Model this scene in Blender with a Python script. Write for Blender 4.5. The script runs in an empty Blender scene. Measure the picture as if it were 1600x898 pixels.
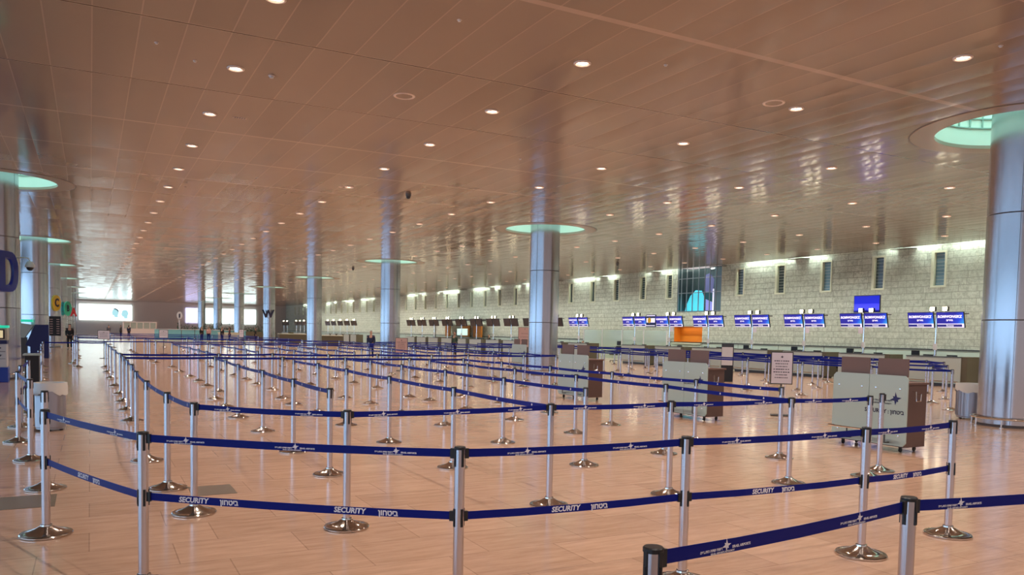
import bpy, bmesh, math, random
from mathutils import Vector, Matrix
random.seed(7)
PI = math.pi
C = bpy.context.scene.collection
sc = bpy.context.scene

# ------------------------------------------------------------------ camera, world, exposure
F_PX, CY = 1236.19, 587.74
YAW, PITCH, ROLL = math.radians(28.086), math.radians(-3.134), math.radians(1.135)
cam_d = bpy.data.cameras.new('camera'); cam = bpy.data.objects.new('camera', cam_d); C.objects.link(cam)
fw0 = Vector((math.sin(YAW), math.cos(YAW), 0)); rt0 = Vector((math.cos(YAW), -math.sin(YAW), 0)); up0 = Vector((0, 0, 1))
fw = fw0*math.cos(PITCH) + up0*math.sin(PITCH); u2 = up0*math.cos(PITCH) - fw0*math.sin(PITCH)
rt = rt0*math.cos(ROLL) + u2*math.sin(ROLL); up = u2*math.cos(ROLL) - rt0*math.sin(ROLL)
cam.matrix_world = Matrix(((rt.x, up.x, -fw.x, 0), (rt.y, up.y, -fw.y, 0), (rt.z, up.z, -fw.z, 1.67), (0, 0, 0, 1)))
cam_d.sensor_width = 36.0; cam_d.lens = F_PX/1600*36; cam_d.shift_y = (CY-449)/1600
cam_d.clip_end = 600; cam_d.clip_start = 0.05
sc.camera = cam

world = bpy.data.worlds.new('world'); sc.world = world; world.use_nodes = True
wn = world.node_tree.nodes['Background']; wn.inputs[0].default_value = (0.95, 0.84, 0.86, 1); wn.inputs[1].default_value = 0.55
sc.view_settings.view_transform = 'Standard'; sc.view_settings.look = 'None'
sc.view_settings.exposure = 0.0; sc.view_settings.gamma = 1.0; sc.view_settings.use_curve_mapping = False
DOWNLIGHT = 6.0; SPOT_W = 370.0; SKYLIGHT = 2.7; FACADE = 2.7; COVE = 80.0

CEIL = 5.9; XW = 33.2; XE = 32.7; YEND = 155.0; XL = -16.0; YB = -10.0

# ------------------------------------------------------------------ materials
def mat(name, col, rough=0.5, metal=0.0, emit=None, es=0.0, spec=0.5, coat=0.0):
    m = bpy.data.materials.new(name); m.use_nodes = True
    p = m.node_tree.nodes['Principled BSDF']
    p.inputs['Base Color'].default_value = (*col, 1); p.inputs['Roughness'].default_value = rough
    p.inputs['Metallic'].default_value = metal; p.inputs['Specular IOR Level'].default_value = spec
    p.inputs['Coat Weight'].default_value = coat
    if emit:
        p.inputs['Emission Color'].default_value = (*emit, 1); p.inputs['Emission Strength'].default_value = es
    return m
class NT:
    def __init__(s, m): s.m = m; s.t = m.node_tree; s.p = s.t.nodes['Principled BSDF']
    def n(s, typ, **kw):
        nd = s.t.nodes.new(typ)
        for k, v in kw.items(): setattr(nd, k, v)
        return nd
    def l(s, a, b): s.t.links.new(a, b)
    def math(s, op, a, b=None, clamp=False):
        nd = s.n('ShaderNodeMath', operation=op); nd.use_clamp = clamp
        for i, v in enumerate((a, b)):
            if v is None: continue
            if isinstance(v, (int, float)): nd.inputs[i].default_value = v
            else: s.l(v, nd.inputs[i])
        return nd.outputs[0]
    def noise(s, vec, scale, detail=3, rough=0.5):
        nd = s.n('ShaderNodeTexNoise'); nd.inputs['Scale'].default_value = scale; nd.inputs['Detail'].default_value = detail
        nd.inputs['Roughness'].default_value = rough
        if vec is not None: s.l(vec, nd.inputs['Vector'])
        return nd
    def mapv(s, vec, scale=(1, 1, 1), loc=(0, 0, 0)):
        nd = s.n('ShaderNodeMapping'); nd.inputs['Scale'].default_value = scale; nd.inputs['Location'].default_value = loc
        s.l(vec, nd.inputs['Vector']); return nd.outputs[0]
    def ramp(s, f, stops):
        nd = s.n('ShaderNodeValToRGB'); e = nd.color_ramp.elements
        while len(e) < len(stops): e.new(0.5)
        for i, (pos, c) in enumerate(stops): e[i].position = pos; e[i].color = (*c, 1)
        s.l(f, nd.inputs[0]); return nd.outputs[0]
    def mix(s, f, a, b, mode='MIX'):
        nd = s.n('ShaderNodeMix', data_type='RGBA', blend_type=mode)
        for i, v in ((0, f), (6, a), (7, b)):
            if isinstance(v, (int, float)): nd.inputs[i].default_value = v
            elif isinstance(v, tuple): nd.inputs[i].default_value = (*v, 1)
            else: s.l(v, nd.inputs[i])
        return nd.outputs[2]

# floor: polished beige stone, 0.595 m courses laid along x
m_floor = mat('polished_beige_stone', (0.5, 0.3, 0.2), 0.16, spec=0.5); t = NT(m_floor)
geo = t.n('ShaderNodeNewGeometry'); P = geo.outputs['Position']
br = t.n('ShaderNodeTexBrick'); t.l(t.mapv(P, (1, 1, 1), (0.02, 0.02, 0)), br.inputs['Vector'])
br.offset = 0.37; br.offset_frequency = 2; br.squash = 1
br.inputs['Scale'].default_value = 1.0; br.inputs['Brick Width'].default_value = 0.9; br.inputs['Row Height'].default_value = 0.595
br.inputs['Mortar Size'].default_value = 0.005; br.inputs['Mortar Smooth'].default_value = 0.2; br.inputs['Bias'].default_value = 0.0
br.inputs['Color1'].default_value = (0.60, 0.37, 0.25, 1); br.inputs['Color2'].default_value = (0.43, 0.255, 0.165, 1); br.inputs['Mortar'].default_value = (0.20, 0.11, 0.07, 1)
n1 = t.noise(t.mapv(P, (1.0, 6, 1)), 2.2, 6, 0.68); n2 = t.noise(P, 0.35, 2)
c1 = t.mix(0.45, br.outputs['Color'], t.ramp(n1.outputs[0], [(0.32, (0.34, 0.19, 0.115)), (0.68, (0.72, 0.47, 0.33))]))
c2 = t.mix(t.math('MULTIPLY', n2.outputs[0], 0.35), c1, (0.58, 0.38, 0.29)); t.l(c2, t.p.inputs['Base Color'])
t.l(t.math('ADD', t.math('MULTIPLY', n1.outputs[0], 0.12), 0.085), t.p.inputs['Roughness'])
bp = t.n('ShaderNodeBump'); bp.inputs['Strength'].default_value = 0.12; bp.inputs['Distance'].default_value = 0.004
t.l(t.math('ADD', br.outputs['Fac'], t.math('MULTIPLY', n1.outputs[0], -0.3)), bp.inputs['Height']); bp.invert = True; t.l(bp.outputs[0], t.p.inputs['Normal'])

# ceiling: lacquered metal panels 0.594 x 3.13 m
m_ceil = mat('lacquered_ceiling_panels', (0.4, 0.27, 0.2), 0.2, spec=0.48); t = NT(m_ceil)
geo = t.n('ShaderNodeNewGeometry'); P = geo.outputs['Position']
sep = t.n('ShaderNodeSeparateXYZ'); t.l(P, sep.inputs[0])
gx = t.math('DIVIDE', t.math('SUBTRACT', sep.outputs[0], 0.058), 0.5945); gy = t.math('DIVIDE', t.math('SUBTRACT', sep.outputs[1], 9.04), 3.13)
fx = t.math('FLOOR', gx); fy = t.math('FLOOR', gy); rx = t.math('FRACT', gx); ry = t.math('FRACT', gy)
cmb = t.n('ShaderNodeCombineXYZ'); t.l(fx, cmb.inputs[0]); t.l(fy, cmb.inputs[1])
wnz = t.n('ShaderNodeTexWhiteNoise', noise_dimensions='3D'); t.l(cmb.outputs[0], wnz.inputs[0])
dx = t.math('MINIMUM', rx, t.math('SUBTRACT', 1.0, rx)); dy = t.math('MINIMUM', ry, t.math('SUBTRACT', 1.0, ry))
seamx = t.math('LESS_THAN', dx, 0.016); 
rowid = t.math('ROUND', gy)
cmb2 = t.n('ShaderNodeCombineXYZ'); t.l(rowid, cmb2.inputs[0]); wn2 = t.n('ShaderNodeTexWhiteNoise', noise_dimensions='3D'); t.l(cmb2.outputs[0], wn2.inputs[0])
is0 = t.math('LESS_THAN', t.math('ABSOLUTE', rowid), 0.5)
wid = t.math('ADD', t.math('MULTIPLY', is0, 0.009), 0.011)
seamy = t.math('LESS_THAN', dy, wid)
dark = t.math('MULTIPLY', t.math('LESS_THAN', dy, 0.0062), t.math('SUBTRACT', 1.0, is0))
isd = t.math('LESS_THAN', t.math('ABSOLUTE', t.math('SUBTRACT', rowid, 1.5)), 0.6)
dark = t.math('MULTIPLY', dark, isd)
base = t.mix(wnz.outputs[0], (0.25, 0.190, 0.146), (0.30, 0.227, 0.177))
base = t.mix(t.math('MULTIPLY', seamx, 0.6), base, (0.42, 0.31, 0.25)); base = t.mix(t.math('MULTIPLY', seamy, 0.8), base, (0.46, 0.35, 0.29)); base = t.mix(dark, base, (0.05, 0.02, 0.01))
t.l(base, t.p.inputs['Base Color'])
# slight individual tilt and oil-canning of every panel
ns = t.noise(t.mapv(P, (1.0, 0.6, 1)), 1.3, 2)
v1 = t.n('ShaderNodeVectorMath', operation='SUBTRACT'); t.l(wnz.outputs[1], v1.inputs[0]); v1.inputs[1].default_value = (0.5, 0.5, 0.5)
v2 = t.n('ShaderNodeVectorMath', operation='MULTIPLY'); t.l(v1.outputs[0], v2.inputs[0]); v2.inputs[1].default_value = (0.022, 0.016, 0)
v3 = t.n('ShaderNodeVectorMath', operation='SUBTRACT'); t.l(ns.outputs[1], v3.inputs[0]); v3.inputs[1].default_value = (0.5, 0.5, 0.5)
v4 = t.n('ShaderNodeVectorMath', operation='MULTIPLY'); t.l(v3.outputs[0], v4.inputs[0]); v4.inputs[1].default_value = (0.05, 0.05, 0)
cv = t.n('ShaderNodeCombineXYZ'); t.l(t.math('MULTIPLY', t.math('SUBTRACT', rx, 0.5), 0.05), cv.inputs[0]); t.l(t.math('MULTIPLY', t.math('SUBTRACT', ry, 0.5), 0.012), cv.inputs[1]); cv.inputs[2].default_value = -1
v5 = t.n('ShaderNodeVectorMath', operation='ADD'); t.l(v2.outputs[0], v5.inputs[0]); t.l(v4.outputs[0], v5.inputs[1])
v6 = t.n('ShaderNodeVectorMath', operation='ADD'); t.l(v5.outputs[0], v6.inputs[0]); t.l(cv.outputs[0], v6.inputs[1])
v7 = t.n('ShaderNodeVectorMath', operation='NORMALIZE'); t.l(v6.outputs[0], v7.inputs[0]); t.l(v7.outputs[0], t.p.inputs['Normal'])
t.p.inputs['Roughness'].default_value = 0.14

# rusticated limestone wall: courses along y
m_stone = mat('rough_limestone_blocks', (0.55, 0.53, 0.42), 0.85); t = NT(m_stone)
geo = t.n('ShaderNodeNewGeometry'); P = geo.outputs['Position']
sep = t.n('ShaderNodeSeparateXYZ'); t.l(P, sep.inputs[0]); cmb = t.n('ShaderNodeCombineXYZ'); t.l(sep.outputs[1], cmb.inputs[0]); t.l(sep.outputs[2], cmb.inputs[1])
br = t.n('ShaderNodeTexBrick'); t.l(cmb.outputs[0], br.inputs['Vector']); br.offset = 0.43; br.offset_frequency = 2; br.squash = 1.5; br.squash_frequency = 3
br.inputs['Scale'].default_value = 1; br.inputs['Brick Width'].default_value = 0.82; br.inputs['Row Height'].default_value = 0.295
br.inputs['Mortar Size'].default_value = 0.012; br.inputs['Mortar Smooth'].default_value = 0.6
br.inputs['Color1'].default_value = (0.80, 0.82, 0.74, 1); br.inputs['Color2'].default_value = (0.70, 0.73, 0.65, 1); br.inputs['Mortar'].default_value = (0.30, 0.30, 0.25, 1)
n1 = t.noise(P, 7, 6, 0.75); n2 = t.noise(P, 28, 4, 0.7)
col = t.mix(t.ramp(n1.outputs[0], [(0.42, (0, 0, 0)), (0.62, (0.75, 0.75, 0.75))]), br.outputs['Color'], (0.44, 0.46, 0.39))  # noise mix puts stone grain and the shade of pits into the colour
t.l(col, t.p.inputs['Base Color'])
h = t.math('ADD', t.math('MULTIPLY', n1.outputs[0], 1.0), t.math('MULTIPLY', n2.outputs[0], 0.5)); h = t.math('SUBTRACT', h, t.math('MULTIPLY', br.outputs['Fac'], 1.3))
bp = t.n('ShaderNodeBump'); bp.inputs['Strength'].default_value = 1.0; bp.inputs['Distance'].default_value = 0.10; t.l(h, bp.inputs['Height']); t.l(bp.outputs[0], t.p.inputs['Normal'])

def brushed(name, col, r):
    m = mat(name, col, r, 1.0); t = NT(m); tc = t.n('ShaderNodeTexCoord')
    nz = t.noise(t.mapv(tc.outputs['Object'], (60, 60, 1.5)), 2, 3)
    t.l(t.math('ADD', t.math('MULTIPLY', nz.outputs[0], 0.12), r-0.06), t.p.inputs['Roughness'])
    return m
m_steel = brushed('brushed_steel_post', (0.62, 0.59, 0.62), 0.17)
m_base = mat('polished_steel_base', (0.62, 0.56, 0.50), 0.12, 1.0)
m_black = mat('black_plastic', (0.012, 0.012, 0.014), 0.4)
m_belt = mat('navy_webbing', (0.0005, 0.009, 0.22), 0.5, spec=0.2)
m_print = mat('white_print', (0.92, 0.92, 1.0), 0.6)
m_column = mat('satin_aluminium_cladding', (0.52, 0.52, 0.56), 0.21, 1.0)
m_seam = mat('dark_joint', (0.10, 0.09, 0.10), 0.5)
m_chrome = mat('chrome', (0.8, 0.78, 0.76), 0.12, 1.0)
m_bars = mat('teal_grey_bars', (0.30, 0.45, 0.40), 0.5)
m_drum = mat('white_skylight_drum', (0.75, 0.90, 0.80), 0.6)
m_sky = mat('bright_skylight_glass', (0.6, 0.9, 0.8), 0.5, emit=(0.60, 1.0, 0.94), es=SKYLIGHT)
m_facade = mat('bright_facade_glass', (0.5, 0.7, 0.9), 0.3, emit=(0.42, 0.68, 0.98), es=FACADE)
m_mull = mat('grey_mullion', (0.25, 0.26, 0.28), 0.4, 0.6)
m_lens = mat('lit_downlight_lens', (1, 1, 1), 0.3, emit=(1.0, 0.80, 0.62), es=DOWNLIGHT)
m_trimring = mat('white_downlight_ring', (0.75, 0.62, 0.55), 0.3)
m_cove = mat('lit_cove_tube', (1, 1, 1), 0.3, emit=(0.86, 1.0, 0.86), es=COVE)
m_plaster = mat('pale_plaster', (0.62, 0.62, 0.50), 0.8)
m_farwall = mat('far_grey_beige_wall', (0.70, 0.62, 0.58), 0.6)
m_soffit = mat('dark_soffit', (0.16, 0.13, 0.12), 0.6)
m_glassdark = mat('dark_window_glass', (0.05, 0.075, 0.085), 0.06, spec=0.8)
m_glassblue = mat('painted_sky_window_glass', (0.16, 0.27, 0.33), 0.08, spec=0.8)  # sky reflection painted in as a lighter blue base colour
m_ceilring = mat('beige_ring_panel', (0.34, 0.27, 0.21), 0.25)
m_jamb = mat('cream_window_jamb', (0.62, 0.63, 0.50), 0.7)
m_grey = mat('light_grey_laminate', (0.42, 0.48, 0.45), 0.35)
m_mint = mat('pale_green_grey_panel', (0.42, 0.52, 0.48), 0.3)
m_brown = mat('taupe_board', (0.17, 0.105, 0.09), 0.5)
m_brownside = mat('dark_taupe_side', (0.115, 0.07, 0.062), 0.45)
m_dkmetal = mat('dark_metal', (0.08, 0.08, 0.08), 0.35, 0.7)
m_navy = mat('navy_panel', (0.006, 0.012, 0.10), 0.35)
m_royal = mat('royal_blue_panel', (0.01, 0.05, 0.36), 0.35)
m_teal = mat('lit_teal_cap', (0.02, 0.6, 0.4), 0.4, emit=(0.02, 0.75, 0.45), es=0.6)
m_white = mat('white_laminate', (0.62, 0.62, 0.64), 0.4)
m_paper = mat('white_paper', (0.72, 0.68, 0.76), 0.6)
m_ink = mat('dark_print', (0.02, 0.02, 0.06), 0.6)
m_bag = mat('translucent_bin_bag', (0.75, 0.72, 0.68), 0.35)
m_binsteel = brushed('bin_steel', (0.42, 0.42, 0.46), 0.3)
m_letterblue = mat('deep_blue_letter', (0.008, 0.02, 0.30), 0.35)
m_yellow = mat('yellow_letter', (0.75, 0.50, 0.02), 0.4)
m_green = mat('green_letter', (0.02, 0.55, 0.35), 0.4)
m_red = mat('red_letter', (0.70, 0.05, 0.06), 0.4)
m_spot = mat('lit_spot_lamp', (1, 1, 1), 0.3, emit=(1.0, 0.86, 0.55), es=22.0)
m_scr_off = mat('switched_off_screen', (0.014, 0.014, 0.022), 0.22)
m_textwhite = mat('lit_white_text', (0.8, 0.8, 0.9), 0.5, emit=(0.85, 0.85, 1.0), es=0.9)
m_bar = mat('lit_white_bar', (0.8, 0.8, 0.9), 0.5, emit=(0.75, 0.72, 1.0), es=0.8)
m_barnavy = mat('navy_bar', (0.01, 0.01, 0.15), 0.5, emit=(0.02, 0.02, 0.25), es=0.6)
m_scr = mat('lit_blue_screen', (0.01, 0.02, 0.3), 0.3); t = NT(m_scr); tc = t.n('ShaderNodeTexCoord')
sp = t.n('ShaderNodeSeparateXYZ'); t.l(tc.outputs['Generated'], sp.inputs[0])
diag = t.math('SUBTRACT', t.math('SUBTRACT', 1.0, sp.outputs[1]), t.math('MULTIPLY', sp.outputs[2], 0.45))
cc = t.ramp(diag, [(0.28, (0.012, 0.012, 0.26)), (0.62, (0.01, 0.07, 0.70)), (0.95, (0.05, 0.60, 1.0))])
t.l(cc, t.p.inputs['Emission Color']); t.p.inputs['Emission Strength'].default_value = 0.9
m_scr2 = mat('lit_royal_screen', (0.01, 0.02, 0.4), 0.3); t = NT(m_scr2); tc = t.n('ShaderNodeTexCoord')
sp = t.n('ShaderNodeSeparateXYZ'); t.l(tc.outputs['Generated'], sp.inputs[0])
cc = t.ramp(sp.outputs[2], [(0.10, (0.005, 0.005, 0.12)), (0.12, (0.10, 0.10, 0.95)), (0.5, (0.06, 0.05, 0.85)), (0.52, (0.0, 0.0, 0.62)), (0.9, (0.0, 0.0, 0.5))])
t.l(cc, t.p.inputs['Emission Color']); t.p.inputs['Emission Strength'].default_value = 0.9
m_board = mat('lit_white_billboard', (0.9, 1, 1), 0.4, emit=(0.80, 1.0, 1.0), es=2.6)
m_boardlil = mat('lit_lilac_billboard', (0.8, 0.8, 1), 0.4, emit=(0.62, 0.62, 1.0), es=1.6)
m_cyan = mat('pale_cyan_print', (0.4, 0.7, 0.8), 0.5, emit=(0.42, 0.80, 0.88), es=0.85)
m_orange = mat('orange_panel', (0.62, 0.22, 0.02), 0.5)
m_cyanlit = mat('cyan_daylit_glass', (0.05, 0.5, 0.6), 0.3, emit=(0.10, 0.72, 0.92), es=0.7)
m_violet = mat('violet_daylit_glass', (0.2, 0.2, 0.5), 0.3, emit=(0.28, 0.30, 0.75), es=0.6)
m_glass = mat('greenish_glass_screen', (0.55, 0.68, 0.58), 0.08); NT(m_glass).p.inputs['Alpha'].default_value = 0.45
m_tealglass = mat('teal_glass_screen', (0.25, 0.62, 0.68), 0.1); NT(m_tealglass).p.inputs['Alpha'].default_value = 0.75
m_leaf = mat('dark_leaves', (0.03, 0.07, 0.035), 0.6)
m_pink = mat('pink_notice', (0.50, 0.33, 0.30), 0.6)
m_hatch = mat('brown_grey_hatch', (0.16, 0.12, 0.085), 0.35)
m_skin = mat('skin', (0.45, 0.25, 0.17), 0.6)
m_hair = mat('dark_hair', (0.015, 0.01, 0.008), 0.6)
m_cl = {k: mat('cloth_'+k, c, 0.85) for k, c in dict(black=(0.012, 0.012, 0.014), navy=(0.012, 0.02, 0.06), green=(0.05, 0.09, 0.07), pink=(0.55, 0.30, 0.28), maroon=(0.10, 0.03, 0.03), white=(0.6, 0.6, 0.62), grey=(0.12, 0.12, 0.14)).items()}

# ------------------------------------------------------------------ mesh helpers
def finish(bm, name, m, parent=None, loc=None, smooth=False):
    me = bpy.data.meshes.new(name); bm.to_mesh(me); bm.free()
    for mm in (m if isinstance(m, (list, tuple)) else [m]): me.materials.append(mm)
    if smooth:
        for p in me.polygons: p.use_smooth = True
        try: me.set_sharp_from_angle(angle=math.radians(35))
        except Exception: pass
    return link(me, name, parent, loc)
def link(me, name, parent=None, loc=None):
    o = bpy.data.objects.new(name, me); C.objects.link(o)
    if parent is not None: o.parent = parent
    if loc is not None: o.location = loc
    return o
def bx(bm, x0, x1, y0, y1, z0, z1, M=None, mi=0):
    vs = [bm.verts.new((x, y, z)) for x in (x0, x1) for y in (y0, y1) for z in (z0, z1)]
    if M is not None:
        for v in vs: v.co = M @ v.co
    for f in ((0, 1, 3, 2), (4, 6, 7, 5), (0, 4, 5, 1), (2, 3, 7, 6), (0, 2, 6, 4), (1, 5, 7, 3)):
        fc = bm.faces.new([vs[i] for i in f]); fc.material_index = mi
    return vs
def box(name, x0, x1, y0, y1, z0, z1, m, parent=None, bev=0.0, M=None):
    bm = bmesh.new(); bx(bm, min(x0, x1), max(x0, x1), min(y0, y1), max(y0, y1), min(z0, z1), max(z0, z1), M)
    if bev: bmesh.ops.bevel(bm, geom=list(bm.edges), offset=bev, segments=2, affect='EDGES', profile=0.7)
    return finish(bm, name, m, parent)
def lathe(bm, prof, seg=32, cx=0, cy=0, mi=0):
    rings = []
    for r, z in prof:
        if r <= 1e-6: rings.append([bm.verts.new((cx, cy, z))])
        else: rings.append([bm.verts.new((cx+r*math.cos(2*PI*i/seg), cy+r*math.sin(2*PI*i/seg), z)) for i in range(seg)])
    for a, b in zip(rings, rings[1:]):
        for i in range(seg):
            j = (i+1) % seg
            if len(a) == 1 and len(b) == 1: continue
            if len(a) == 1: f = bm.faces.new((a[0], b[j], b[i]))
            elif len(b) == 1: f = bm.faces.new((a[i], a[j], b[0]))
            else: f = bm.faces.new((a[i], a[j], b[j], b[i]))
            f.material_index = mi
def lobj(name, prof, m, parent=None, seg=32, loc=None):
    bm = bmesh.new(); lathe(bm, prof, seg); bmesh.ops.recalc_face_normals(bm, faces=bm.faces)
    return finish(bm, name, m, parent, loc, True)
def tube(bm, pts, r, seg=8, closed=False):
    pts = [Vector(p) for p in pts]; n = len(pts); rings = []
    for i, p in enumerate(pts):
        a = pts[(i-1) % n] if (closed or i > 0) else p; b = pts[(i+1) % n] if (closed or i < n-1) else p
        d = (b-a).normalized(); s = Vector((0, 0, 1)) if abs(d.z) < 0.9 else Vector((1, 0, 0))
        e1 = d.cross(s).normalized(); e2 = d.cross(e1).normalized()
        rr = r[i] if isinstance(r, (list, tuple)) else r
        rings.append([bm.verts.new(p+e1*rr*math.cos(2*PI*k/seg)+e2*rr*math.sin(2*PI*k/seg)) for k in range(seg)])
    m = n if closed else n-1
    for i in range(m):
        A, B = rings[i], rings[(i+1) % n]
        for k in range(seg): bm.faces.new((A[k], A[(k+1) % seg], B[(k+1) % seg], B[k]))
    if not closed:
        bm.faces.new(rings[0][::-1]); bm.faces.new(rings[-1])
def tobj(name, pts, r, m, parent=None, seg=8, closed=False):
    bm = bmesh.new(); tube(bm, pts, r, seg, closed); bmesh.ops.recalc_face_normals(bm, faces=bm.faces)
    return finish(bm, name, m, parent, None, True)
def prism(name, poly, axis, a, b, m, parent=None):
    """extrude a 2D polygon; axis 'y' -> poly is (x,z), axis 'x' -> poly is (y,z)"""
    bm = bmesh.new()
    mk = (lambda p, q: (p[0], q, p[1])) if axis == 'y' else (lambda p, q: (q, p[0], p[1]))
    A = [bm.verts.new(mk(p, a)) for p in poly]; B = [bm.verts.new(mk(p, b)) for p in poly]
    bm.faces.new(A); bm.faces.new(B[::-1])
    for i in range(len(poly)): bm.faces.new((A[i], B[i], B[(i+1) % len(poly)], A[(i+1) % len(poly)]))
    bmesh.ops.recalc_face_normals(bm, faces=bm.faces)
    return finish(bm, name, m, parent)
def tag(o, label=None, cat=None, group=None, kind=None):
    if label: o['label'] = label
    if cat: o['category'] = cat
    if group: o['group'] = group
    if kind: o['kind'] = kind
    return o
def thing(name, label, cat, loc=(0, 0, 0), rz=0, group=None):
    o = bpy.data.objects.new(name, None); C.objects.link(o); o.location = loc; o.rotation_euler = (0, 0, rz); o.empty_display_size = 0.1
    return tag(o, label, cat, group)
def struct(o): o['kind'] = 'structure'; return o
def dup(root, loc, rz=0, label=None, group=None):
    r = root.copy(); C.objects.link(r); r.location = loc; r.rotation_euler = (0, 0, rz)
    if label: r['label'] = label
    if group: r['group'] = group
    for ch in list(root.children):
        c = ch.copy(); C.objects.link(c); c.parent = r
        for g in list(ch.children):
            d = g.copy(); C.objects.link(d); d.parent = c
    return r
def text_bm(s, size, bold=0.0, shear=0.0):
    cu = bpy.data.curves.new('t', 'FONT'); cu.body = s; cu.size = size; cu.align_x = 'CENTER'; cu.align_y = 'CENTER'; cu.offset = bold; cu.shear = shear; cu.resolution_u = 2
    o = bpy.data.objects.new('t', cu); C.objects.link(o); bpy.context.view_layer.update()
    me = bpy.data.meshes.new_from_object(o.evaluated_get(bpy.context.evaluated_depsgraph_get()))
    bpy.data.objects.remove(o); bpy.data.curves.remove(cu); return me
def add_text(bm, me, M):
    b2 = bmesh.new(); b2.from_mesh(me); b2.transform(M); tmp = bpy.data.meshes.new('tmp'); b2.to_mesh(tmp); b2.free(); bm.from_mesh(tmp); bpy.data.meshes.remove(tmp)
def frame(o, right, upv):
    """matrix placing local x=right, y=up at point o"""
    r = Vector(right).normalized(); u = Vector(upv).normalized(); n = r.cross(u)
    return Matrix(((r.x, u.x, n.x, o[0]), (r.y, u.y, n.y, o[1]), (r.z, u.z, n.z, o[2]), (0, 0, 0, 1)))

# ------------------------------------------------------------------ setting
bm = bmesh.new(); bx(bm, XL, XW+4.0, YB, YEND, -0.1, 0.0); struct(finish(bm, 'floor', m_floor))
COLS = [(16.4, 9.3+18.8*k) for k in range(8)] + [(-2.45, 9.3+18.8*k) for k in range(1, 8)]
HR, RR = 1.62, 2.07
bm = bmesh.new(); hs = 2.4
xb = [XL, -2.45-hs, -2.45+hs, 16.4-hs, 16.4+hs, XE]
ybs = [YB]
for k in range(8): ybs += [9.3+18.8*k-hs, 9.3+18.8*k+hs]
ybs.append(YEND)
for i in range(5):
    for j in range(len(ybs)-1):
        cx, cy = (xb[i]+xb[i+1])/2, (ybs[j]+ybs[j+1])/2
        hit = [c for c in COLS if abs(c[0]-cx) < 0.1 and abs(c[1]-cy) < 0.1]
        if hit:
            inn, out = [], []
            for k in range(48):
                a = 2*PI*k/48; c, s = math.cos(a), math.sin(a); q = hs/max(abs(c), abs(s))
                inn.append(bm.verts.new((cx+HR*c, cy+HR*s, CEIL))); out.append(bm.verts.new((cx+q*c, cy+q*s, CEIL)))
            for k in range(48): bm.faces.new((inn[k], inn[(k+1) % 48], out[(k+1) % 48], out[k]))
        else:
            bm.faces.new([bm.verts.new(v) for v in ((xb[i], ybs[j], CEIL), (xb[i], ybs[j+1], CEIL), (xb[i+1], ybs[j+1], CEIL), (xb[i+1], ybs[j], CEIL))])
# fold the ceiling edge up into the cove
e = [bm.verts.new(v) for v in ((XE, YB, CEIL), (XE, YEND, CEIL), (XE, YEND, CEIL+0.18), (XE, YB, CEIL+0.18))]; bm.faces.new(e)
struct(finish(bm, 'ceiling', m_ceil))
# cove cap and the far closing strip
struct(box('ceiling_cove', XE-0.3, XW+0.2, YB, YEND, CEIL+0.5, CEIL+0.55, m_plaster))

# skylight drums round the column heads
for n, (cx, cy) in enumerate(COLS):
    dr = thing('trim_%d' % (n+1), None, None, (cx, cy, CEIL)); dr['kind'] = 'structure'
    bm = bmesh.new(); lathe(bm, [(HR, 0), (HR, 1.3)], 64); finish(bm, 'skylight_drum', m_drum, dr, None, True)
    bm = bmesh.new(); lathe(bm, [(HR+0.01, 1.3), (0.6, 1.3)], 64); finish(bm, 'skylight_glass', m_sky, dr)
    bm = bmesh.new(); lathe(bm, [(HR, 0.06), (HR-0.004, -0.012), (HR+0.02, -0.014), (RR-0.02, -0.014), (RR, -0.006), (RR, 0.05)], 64)
    finish(bm, 'ring_panel', m_ceilring, dr, None, False)
    bm = bmesh.new(); lathe(bm, [(RR, -0.003), (RR+0.03, -0.003)], 64); finish(bm, 'ring_gap', m_seam, dr)
    bm = bmesh.new()
    for q in range(36):
        bx(bm, HR-0.03, HR-0.004, -0.014, 0.014, 0.42, 1.3, Matrix.Rotation(2*PI*q/36, 4, 'Z'))
    for z in (0.42, 0.62): lathe(bm, [(HR-0.006, z-0.012), (HR-0.035, z-0.012), (HR-0.035, z+0.012), (HR-0.006, z+0.012)], 64)
    finish(bm, 'clerestory_bars', m_bars, dr)

# right stone wall with slit windows
WIN = [22.23+3.045*k for k in range(-6, 42)]
WIN = [y for y in WIN if not (35.6 < y < 40.6)] ; WIN.append(40.75); WIN.sort()
WZ0, WZ1, WW = 4.15, 5.6, 0.25
bm = bmesh.new()
def q4(bm, x, y0, y1, z0, z1, mi=0):
    f = bm.faces.new([bm.verts.new(v) for v in ((x, y0, z0), (x, y1, z0), (x, y1, z1), (x, y0, z1))]); f.material_index = mi
BW = (35.95, 39.95, 3.2, CEIL+0.1); OB = (37.5, 40.15, 1.25, 2.3)
q4(bm, XW, YB, YEND, 0, OB[2]); q4(bm, XW, YB, OB[0], OB[2], OB[3]); q4(bm, XW, OB[1], YEND, OB[2], OB[3])
q4(bm, XW, YB, YEND, OB[3], BW[2]); q4(bm, XW, YB, BW[0], BW[2], WZ0); q4(bm, XW, BW[1], YEND, BW[2], WZ0)
y = YB
edges = sorted([(w-WW, w+WW) for w in WIN] + [(BW[0], BW[1])])
for a, b in edges: q4(bm, XW, y, a, WZ0, WZ1); y = b
q4(bm, XW, y, YEND, WZ0, WZ1)
q4(bm, XW, YB, BW[0], WZ1, CEIL+0.5); q4(bm, XW, BW[1], YEND, WZ1, CEIL+0.5)
struct(finish(bm, 'wall_right', m_stone))
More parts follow.
